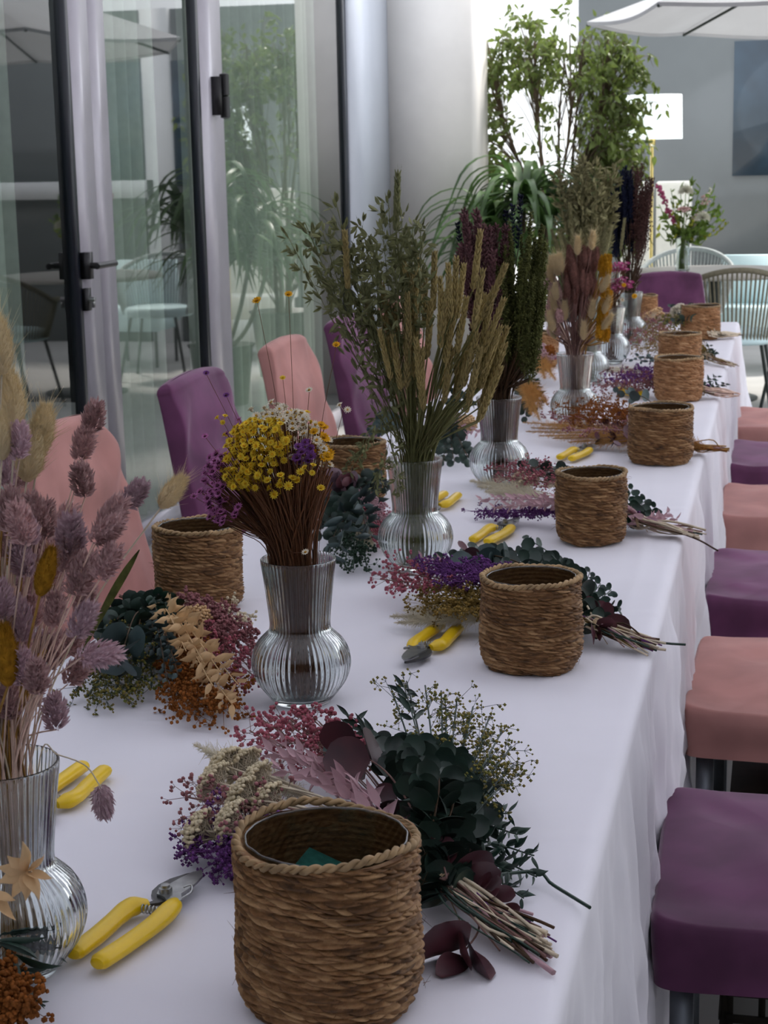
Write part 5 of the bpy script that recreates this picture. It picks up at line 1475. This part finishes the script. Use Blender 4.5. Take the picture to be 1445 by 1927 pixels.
# ===== third basket
B = Bunch('mixed bunch behind the third basket: cream plume, lilac ruscus over a flat purple spray', (1200, 980), (1312, 1008), seed=6, tz=.026)
for p_ in ((885, 905), (900, 915), (915, 925)): B.plume('cream_plume', 'plumeC', p_, .03, 700, .028, .72)
for p_ in ((920, 880), (935, 855), (945, 880), (960, 870), (925, 895), (955, 900), (940, 865), (965, 890)): B.gyps('pink_gypsophila', 'gypP', p_, .05, 18, .026, .0020, .74, 'mauvestem', k=5)
for p_, z in (((985, 910), .045), ((1003, 905), .05), ((1040, 905), .04), ((975, 900), .045)): B.yarrow('yarrow_head', 'achil', p_, z, .017, 80)
for p_ in ((900, 940), (925, 935), (950, 950), (980, 940), (925, 955), (1000, 950)): B.leafy('lilac_ruscus_branch', 'ruscP', p_, .04, 20, .028, .50, .3, L_OVATE, 50, 'ruscP')
for p_ in ((886, 962), (900, 968), (930, 966), (950, 972)): B.gyps('violet_spray', 'gypL', p_, .014, 60, .020, .0018, .3, 'gypL', k=6, cone=2)
for p_, z in (((985, 872), .06), ((1010, 880), .05), ((1030, 890), .045), ((1000, 890), .05)): B.leafy('eucalyptus_branch', 'euca', p_, z, 7, .032, .9, .5, L_ROUND, 60)
for p_, vi in (((1190, 920), ((1180, 950),)), ((1215, 940), ((1200, 960),)), ((1235, 955), ((1205, 970),))): B.leafy('dark_leaf_sprig', 'parv', p_, .03, 10, .026, .8, .35, L_ROUND, 55, 'parv', via=vi)
for p_ in ((1260, 965), (1275, 978), (1240, 975)): B.leafy('lilac_ruscus_sprig', 'ruscP', p_, .02, 6, .026, .5, .5, L_OVATE, 50, 'ruscP', via=((1230, 980),))
B.stems('cut_stem', 'palestraw', 16, .0018)
m = MB(); m.tube(spline([B.tie-B.o, at(1300, 1010, .757)-B.o, at(1350, 1036, .757)-B.o], 14), .0017, 6); B.fin(m, 'dark_cut_stem', M['darkstem'])

# ===== fourth basket: amber plume bunch
B = Bunch('amber and rust bunch behind the wide fourth basket, its orange plumes reaching left', (1290, 838), (1362, 848), seed=7, tz=.025)
for p_, z in (((985, 795), .03), ((1000, 805), .03), ((1015, 820), .02), ((990, 812), .02), ((1040, 825), .02), ((1020, 800), .03), ((1070, 832), .015), ((1100, 838), .012)): B.plume('orange_plume', 'plumeO', p_, z, 900, .034, .2, 'goldstraw')
for p_ in ((1045, 745), (1060, 740), (1075, 755), (1050, 765), (1085, 770), (1070, 780), (1095, 790)): B.gyps('rust_gypsophila', 'gypR', p_, .06, 36, .030, .0020, .55, 'gypR', k=6)
for p_ in ((1030, 780), (1050, 792), (1080, 800), (1110, 805), (1065, 810)): B.gyps('mauve_spray', 'gypD', p_, .04, 26, .024, .0022, .45, 'ruscP', k=5, cone=1.6)
for p_, z in (((1155, 780), .06), ((1140, 800), .05), ((1155, 830), .03), ((1125, 825), .03)): B.leafy('maroon_eucalyptus_branch', 'maroon', p_, z, 4, .036, .9, .6, L_ROUND, 50, 'mauvestem')
B.leafy('mauve_leaf_sprig', 'mauveleaf', (1165, 835), .03, 3, .034, .9, .6, L_ROUND, 50, 'mauvestem')
B.leafy('upright_eucalyptus', 'eucaG', (1160, 738), .085, 4, .030, .9, .75, L_ROUND, 50)
B.stems('cut_stem', 'goldstraw', 14, .0016)

# ===== fifth basket
B = Bunch('rose, violet and rust bunch behind the fifth basket on the right', (1320, 735), (1385, 745), seed=8, tz=.025)
for p_ in ((1165, 705), (1180, 695), (1200, 690), (1150, 715)): B.gyps('violet_spray', 'gypL', p_, .05, 40, .026, .0022, .35, 'gypL', k=5, cone=1.3)
for p_ in ((1130, 712), (1145, 700), (1130, 725), (1160, 720), (1180, 722), (1200, 728)): B.gyps('rust_gypsophila', 'gypD', p_, .035, 40, .028, .0024, .4, 'mauvestem', k=5)
for p_ in ((1125, 695), (1140, 690)): B.plume('cream_plume', 'plumeC', p_, .035, 500, .022, .7)
for p_ in ((1175, 675), (1200, 670), (1220, 672)): B.leafy('eucalyptus_branch', 'eucaG', p_, .06, 8, .024, .6, .5, L_ROUND, 55)
for p_, vi in (((1350, 708), ((1330, 720),)), ((1365, 722), ((1345, 728),))): B.leafy('dark_leaf_sprig', 'parv', p_, .03, 9, .026, .4, .35, L_OVATE, 55, 'darkstem', via=vi)
B.stems('cut_stem', 'pinkstraw', 14, .0022)

# ===== sixth basket
B = Bunch('feathery ochre and pink bunch spreading left of the sixth basket', (1335, 672), (1382, 690), seed=9, tz=.025)
for p_ in ((1185, 610), (1200, 622), (1215, 635), (1195, 640), (1230, 640), (1220, 615), (1205, 655), (1235, 660)): B.gyps('ochre_spray', 'gypO', p_, .05, 44, .040, .0020, .35, 'gypO', k=6, cone=1.2)
for p_ in ((1175, 600), (1180, 620), (1190, 595), (1178, 640)): B.gyps('dusty_pink_spray', 'gypD', p_, .06, 26, .034, .0024, .6, 'mauvestem', k=5)
for p_, vi in (((1335, 650), ((1330, 662),)), ((1345, 662), ((1338, 668),))): B.leafy('dark_leaf_sprig', 'parv', p_, .03, 7, .028, .5, .35, L_OVATE, 55, 'darkstem', via=vi)
B.stems('cut_stem', 'palestraw', 9, .0022)

# ===== seventh basket
B = Bunch('orange and green bunch with white blooms left of the far right corner basket', (1350, 628), (1392, 632), seed=10, tz=.025)
for p_ in ((1228, 592), (1240, 598), (1215, 598), (1235, 588)): B.yarrow('peach_bloom', 'ruscC', p_, .06, .026, 60, b=.004)
for p_ in ((1235, 612), (1250, 608), (1262, 602), (1225, 606)): B.gyps('green_gold_filler', 'gypY', p_, .05, 30, .035, .003, .5, 'parv', k=5)
for p_ in ((1262, 578), (1275, 590), (1268, 604)): B.leafy('eucalyptus_branch', 'euca', p_, .07, 6, .036, .9, .6, L_ROUND, 55)
for p_ in ((1270, 585), (1278, 580)): B.yarrow('white_bloom', 'starW', p_, .08, .022, 50, b=.005)
B.stems('cut_stem', 'palestraw', 14, .0026)

# ===== left side: bunch before the nearest left basket
B = Bunch('large bunch before the nearest left basket: blue-green eucalyptus, peach ruscus, rust and rose sprays', (285, 1150), (250, 1128), seed=11, tz=.030)
for p_, z in (((150, 1195), .03), ((175, 1180), .04), ((200, 1190), .05), ((230, 1180), .05), ((260, 1190), .055), ((180, 1230), .04), ((210, 1240), .05), ((250, 1230), .055), ((160, 1260), .03), ((290, 1200), .05), ((300, 1240), .045), ((240, 1270), .04)): B.leafy('eucalyptus_branch', 'euca', p_, z, 9, .032, .9, .3, L_ROUND, 62)
B.leafy('large_eucalyptus_sprig', 'eucaG', (222, 1255), .07, 3, .048, 1.0, .82, L_ROUND, 42, label='sprig with one big blue-green round leaf')
for p_ in ((310, 1230), (325, 1255), (290, 1225), (335, 1270), (315, 1280)): B.leafy('blue_green_sprig', 'eucaG', p_, .055, 14, .018, .7, .45, L_OVATE, 55)
for p_ in ((330, 1180), (360, 1190), (300, 1172)): B.leafy('dark_leaf_sprig', 'parv', p_, .065, 12, .022, .7, .3, L_ROUND, 50, 'parv')
for p_ in ((140, 1300), (165, 1310), (190, 1308), (215, 1305), (240, 1300), (260, 1295), (180, 1290), (285, 1295)): B.gyps('green_gold_filler', 'gypY', p_, .022, 30, .026, .0021, .6, 'parv', k=5)
for p_, z in (((425, 1325), .03), ((440, 1330), .035), ((400, 1290), .055), ((415, 1265), .06), ((350, 1225), .065), ((385, 1250), .065), ((450, 1290), .045)): B.leafy('peach_ruscus_branch', 'ruscC', p_, z, 12, .030, .48, .5, L_OVATE, 55, 'ruscC', taper=.3)
for p_ in ((355, 1300), (370, 1330), (395, 1335), (420, 1340), (345, 1320), (380, 1310), (450, 1330), (360, 1345)): B.gyps('rust_gypsophila', 'gypR', p_, .022, 44, .030, .0022, .5, 'gypR', k=6)
for p_ in ((440, 1180), (455, 1195), (425, 1170), (470, 1205), (410, 1185), (430, 1200)): B.gyps('rose_spray', 'gypD', p_, .045, 40, .026, .0024, .55, 'gypD', k=6)
for p_ in ((470, 1225), (465, 1250), (475, 1270), (460, 1290), (478, 1245)): B.gyps('dusty_pink_spray', 'gypP', p_, .03, 20, .026, .0023, .65, 'mauvestem', k=5)
for p_ in ((455, 1165), (462, 1155)): B.gyps('straw_gypsophila', 'gypC', p_, .05, 12, .026, .0022, .8, 'palestraw', k=4)
for p_, z in (((310, 1150), .055), ((335, 1145), .05)): B.leafy('mauve_eucalyptus_leaf', 'mauveleaf', p_, z, 2, .044, .7, .8, L_ROUND, 30, 'mauvestem')
B.yarrow('peach_head', 'ruscC', (372, 1165), .06, .020, 60, b=.003)
B.stems('cut_stem', 'goldstraw', 8, .0018)

# ===== left side: bunch before the second left basket
B = Bunch('bunch before the second left basket: dark leaves, lilac leaf, rose astilbe and cream plume', (668, 940), (690, 905), seed=12, tz=.03)
for p_, z in (((610, 960), .04), ((600, 1000), .04), ((620, 1030), .035), ((640, 1000), .05), ((625, 980), .05), ((650, 960), .05), ((660, 1020), .03), ((605, 940), .04)): B.leafy('eucalyptus_branch', 'euca', p_, z, 8, .034, .8, .3, L_ROUND, 60)
for p_, z in (((640, 1030), .05), ((615, 1050), .035), ((690, 990), .05), ((700, 1010), .045)): B.leafy('long_leaf_sprig', 'eucaG', p_, z, 5, .060, .30, .5, L_LANCE, 35, 'parv')
for p_, z in (((640, 915), .07), ((620, 925), .06)): B.leafy('lilac_eucalyptus_leaf', 'mauveleaf', p_, z, 3, .045, .85, .75, L_ROUND, 40, 'mauvestem')
for p_ in ((700, 960), (715, 965), (725, 975), (705, 980), (730, 985), (690, 965)): B.gyps('rose_astilbe', 'ruscP', p_, .045, 46, .022, .0018, .4, 'ruscP', k=6, cone=1.4)
for p_ in ((712, 1000), (725, 1005), (700, 995), (735, 995), (715, 1015)): B.gyps('pink_gypsophila', 'gypP', p_, .03, 30, .024, .0022, .6, 'gypP', k=5)
for p_ in ((690, 1035), (700, 1030), (680, 1025)): B.plume('cream_plume', 'plumeC', p_, .02, 700, .024, .65)
for p_ in ((640, 1065), (665, 1070), (650, 1055), (680, 1060), (690, 1068)): B.gyps('dark_berry_spray', 'gypK', p_, .02, 20, .026, .0024, .6, 'gypK', k=4)
for p_ in ((715, 925), (735, 922), (700, 928)): B.leafy('silver_dollar_sprig', 'euca', p_, .07, 7, .024, .95, .6, L_ROUND, 60)
B.leafy('maroon_leaf_sprig', 'maroon', (660, 898), .09, 2, .034, .7, .9, L_ROUND, 40)
B.stems('cut_stem', 'palestraw', 8, .0018)

# ===== left side, behind the oat vase
B = Bunch('dark eucalyptus and lilac bunch between the oat vase and the dark spike vase', (838, 800), (815, 785), seed=13, tz=.03)
for p_, z in (((840, 850), .035), ((855, 870), .03), ((880, 860), .03), ((870, 840), .05), ((850, 830), .05), ((890, 875), .02), ((835, 870), .02)): B.leafy('eucalyptus_branch', 'euca', p_, z, 9, .034, .9, .25, L_ROUND, 60)
for p_ in ((875, 800), (890, 810), (880, 820), (900, 815)): B.leafy('lilac_ruscus_branch', 'ruscP', p_, .06, 10, .026, .45, .4, L_OVATE, 50, 'ruscP')
B.yarrow('cream_bloom', 'ruscC', (880, 798), .07, .022, 50, b=.004)
for p_ in ((862, 770), (880, 745), (890, 760)): B.leafy('dark_leaf_sprig', 'parv', p_, .09, 8, .034, .6, .4, L_OVATE, 50, 'parv')
for p_ in ((690, 820), (705, 808)): B.leafy('reaching_eucalyptus', 'eucaG', p_, .08, 4, .036, .8, .8, L_ROUND, 40)
# ===== left side, between the dark spikes and the bunny tails
B = Bunch('amber plume and dark leaf bunch behind the dark spike vase', (985, 735), (968, 722), seed=14, tz=.03)
for p_ in ((1000, 780), (1020, 770), (1015, 790), (1030, 760), (1000, 765)): B.plume('orange_plume', 'plumeO', p_, .05, 800, .036, .3, 'goldstraw')
for p_, z in (((1000, 735), .05), ((1015, 745), .05), ((1010, 725), .06), ((1020, 760), .04), ((990, 760), .04)): B.leafy('dark_leaf_sprig', 'parv', p_, z, 10, .036, .35, .3, L_OVATE, 50, 'parv')
for p_ in ((1000, 775), (990, 785)): B.leafy('eucalyptus_branch', 'euca', p_, .03, 6, .036, .9, .4, L_ROUND, 60)
# ===== left side, farther
B = Bunch('orange, rose and white bunch glimpsed left of the bunny-tail vase', (1010, 690), (990, 680), seed=15, tz=.03)
for p_ in ((1025, 712), (1035, 700), (1045, 715), (1030, 690)): B.plume('orange_plume', 'plumeO', p_, .06, 700, .038, .3, 'goldstraw')
for p_ in ((1005, 690), (1015, 684), (1022, 696)): B.leafy('dark_leaf_sprig', 'parv', p_, .06, 9, .036, .35, .3, L_OVATE, 50, 'parv')
for p_ in ((1015, 662), (1028, 666)): B.yarrow('white_bloom', 'ruscP', p_, .09, .026, 50, b=.006)
B.yarrow('red_bloom', 'gypR', (1034, 660), .10, .016, 40, b=.005)
for p_ in ((1012, 668), (1030, 674), (1020, 676)): B.gyps('pink_gypsophila', 'gypP', p_, .07, 24, .03, .003, .5, 'mauvestem', k=5)

# ===== scraps at the lower left corner, and a bleached sprig against the nearest vase
B = Bunch('bunch reaching in at the lower left corner: dark long leaves and brown seeded sprays', (-60, 1850), (-120, 1880), seed=16, tz=.02)
for p_, z in (((55, 1770), .045), ((60, 1785), .035), ((20, 1830), .03), ((30, 1800), .05)): B.leafy('long_leaf_sprig', 'parv', p_, z, 2, .042, .13, .75, L_LANCE, 14, 'parv', taper=.1)
for p_ in ((30, 1860), (40, 1890), (20, 1900), (45, 1870), (10, 1880)): B.gyps('rust_gypsophila', 'gypR', p_, .03, 26, .020, .0022, .6, 'gypR', k=6)
B.leafy('thin_twig', 'parv', (85, 1893), .012, 1, .008, .2, .95, L_LANCE, 10, 'parv')
T_ = aty(60, 1640, VP[0][1]-.115); m = MB(); c0_ = aty(-30, 1700, VP[0][1]-.12)
P = spline([np.array([c0_[0]-.03, c0_[1]+.01, .756])-T_, (c0_-T_), (c0_-T_)*.4+np.array([0, 0, .004]), np.zeros(3)], 14); m.tube(P, .0009, 5, m=1)
D = []; 
for k in range(9):
    a = k/9*6.28; D.append((math.cos(a)*.9, -.45+.2*math.sin(a*2), math.sin(a)*.9))
m.scatter(L_OVATE, np.tile([[-.004, 0, .0]], (9, 1)), frames(np.array(D), np.linspace(0, 3, 9)), np.stack([np.full(9, .014), np.full(9, .026), RS.uniform(.022, .032, 9)], -1), 0)
m.scatter(L_OVATE, np.tile([[-.035, 0, -.02]], (5, 1)), frames(np.array(D)[:5]*np.array([1, 1, -1])), np.stack([np.full(5, .014), np.full(5, .026), np.full(5, .03)], -1), 0)
o = m.build('bleached_ruscus', [M['ruscC'], M['palestraw']], loc=T_); tag(o, 'bleached peach leaf sprig in front of the nearest vase at the left edge', 'dried leaf sprig')

# ------------------------------------------------------------------ fresh flowers on the round table
vx = aty(1284, 515, YT-.22)
me = MB(); pr = [(0, .001), (.034, .001), (.040, .006), (.041, .05), (.036, .085), (.036, .12), (.044, .21)]
pp = spline(np.array([(a, 0, b_) for a, b_ in pr]), 30)[:, [0, 2]]; inn = [(max(0, a-.0025), b_) for a, b_ in pp[::-1] if b_ > .010]+[(.0, .009)]
me.lathe(np.vstack([pp, inn]), 48); vo = me.build('flower_vase', M['glass'], loc=(vx[0], vx[1], .751)); tag(vo, 'clear glass vase of fresh flowers on the round table', 'vase')
FV = np.array([vx[0], vx[1], .751])
M['fresh'] = mat('fresh_leaf', (.22, .34, .06), .45, .4, 20, .5, transl=.4); M['rose'] = mat('pale_rose', (.82, .58, .55), .6, .1, 60, .2, transl=.25)
M['mum'] = mat('cream_mum', (.86, .85, .72), .6, .08, 60, .2, transl=.25); M['lime'] = mat('lime_bud', (.55, .58, .08), .6, .3, 60, .3, transl=.35); M['pinkspike'] = mat('rose_pink_spike', (.58, .12, .25), .7, .2, 60, .2, transl=.2)


def fresh_stem(name, tip_px, dy, label, mt_list, head):
    T_ = aty(tip_px[0], tip_px[1], FV[1]+dy); m = MB(); r_ = RS.normal(0, .010, 2)
    d = T_-FV; P = spline([FV+np.array([r_[0], r_[1], .02]), FV+np.array([r_[0]*.7, r_[1]*.7, .12]), FV+np.array([d[0]*.14, d[1]*.14, .215]), FV+d*np.array([.6, .6, .72]), T_], 16)-T_
    m.tube(P, .0022, 5, m=0, cap=False); o = m.build(name, M['fresh'], loc=T_); tag(o, label, 'fresh flower')
    h_ = MB(); head(h_, P); c = h_.build('flower_head', [M[q] for q in mt_list], o); return o


def rose_head(h_, P, R=.040):
    for ring, (k, tl, rr, sz) in enumerate(((5, 1.35, .15, .7), (6, 1.1, .3, .85), (7, .8, .5, 1.0), (8, .45, .7, 1.0))):
        a = np.arange(k)/k*6.28+ring*.5; D = np.stack([np.cos(a)*math.cos(tl), np.sin(a)*math.cos(tl)-.3, np.sin(a)*0+math.sin(tl)], -1)
        h_.scatter(t_leaf('round', 6, .5, -.25), np.stack([np.cos(a)*rr*R*.3, np.sin(a)*rr*R*.3-.003, a*0], -1), frames(D, a*0), np.array([[R*1.0*sz, R*sz, R*sz]]), 0)


def mum_head(h_, P, R=.048):
    n = 90; i = np.arange(n); z = 1-i/n*1.3; a = i*2.399; r = np.sqrt(np.clip(1-z*z, 0, 1)); D = np.stack([r*np.cos(a), r*np.sin(a)-.3, z], -1)
    h_.scatter(L_SCALE, np.zeros((n, 3)), frames(D), np.array([[R*.28, R*.6, R]]), 0)


def leaf_head(size, n, T=L_OVATE, w=.5):
    def f(h_, P):
        t = RS.uniform(.45, 1, n); A, TT = along(P, t); D = TT*.7+RS.normal(0, .7, (n, 3)); h_.scatter(T, A, frames(D, RS.uniform(0, 6.28, n)), np.stack([np.full(n, size*w), np.full(n, size), RS.uniform(.7, 1.1, n)*size], -1), 0)
    return f


def bud_head(b_, n, R, L):
    def f(h_, P):
        t = RS.uniform(.62, 1, n); A, TT = along(P, t); h_.scatter(BALL1, A+RS.normal(0, R, (n, 3)), None, b_*RS.uniform(.6, 1.2, n), 0)
    return f


fresh_stem('rose', (1287, 400), -.20, 'pale pink rose at the front of the fresh flowers', ['rose'], rose_head)
fresh_stem('chrysanthemum', (1322, 412), -.18, 'cream-white chrysanthemum beside the pale pink rose', ['mum'], mum_head)
fresh_stem('chrysanthemum', (1290, 362), -.12, 'white bloom at the back of the fresh flowers', ['mum'], mum_head)
fresh_stem('snapdragon', (1238, 348), 0, 'rose pink flower spike leaning out left of the fresh flowers', ['pinkspike'], bud_head(.010, 70, .007, .1))
fresh_stem('stock_flower', (1330, 365), .02, 'pale blush flower spike at the right of the fresh flowers', ['rose'], bud_head(.009, 50, .010, .1))
fresh_stem('cream_flower', (1338, 352), .04, 'cream tinted flower spike at the upper right of the fresh flowers', ['mum'], bud_head(.008, 40, .010, .1))
for k, (px, py) in enumerate(((1272, 380), (1262, 372), (1312, 380))): fresh_stem('lily_bud', (px, py), -.04, ['lime yellow bud above the pale pink rose', 'lime yellow bud left of the pale pink rose', 'lime yellow bud between rose and chrysanthemum'][k], ['lime'], bud_head(.010, 9, .008, .1))
for k, (px, py) in enumerate(((1240, 385), (1250, 405), (1262, 355), (1280, 350), (1300, 345), (1318, 352), (1345, 375), (1355, 385), (1340, 400), (1265, 420), (1300, 430), (1320, 435), (1335, 425), (1250, 430), (1285, 435), (1345, 350), (1360, 400), (1305, 395))):
    o = fresh_stem('foliage_stem', (px, py), RS.uniform(-.08, .08), 'leafy green stem among the fresh flowers on the round table', ['fresh'], leaf_head(.048, 18)); o['group'] = 'green stems in the fresh flower vase'
for k, (px, py) in enumerate(((1366, 412), (1372, 418), (1350, 395), (1335, 440))):
    o = fresh_stem('yellow_sprig', (px, py), RS.uniform(-.05, .05), 'thin trailing sprig with tiny yellow blooms right of the fresh flowers', ['lime'], leaf_head(.020, 16, L_ROUND, .9)); o['group'] = 'yellow sprigs in the fresh flower vase'
fresh_stem('arum_bloom', (1235, 430), -.05, 'drooping pale yellow bloom hanging left of the fresh flower vase', ['lime'], leaf_head(.05, 3, L_OVATE, .6))
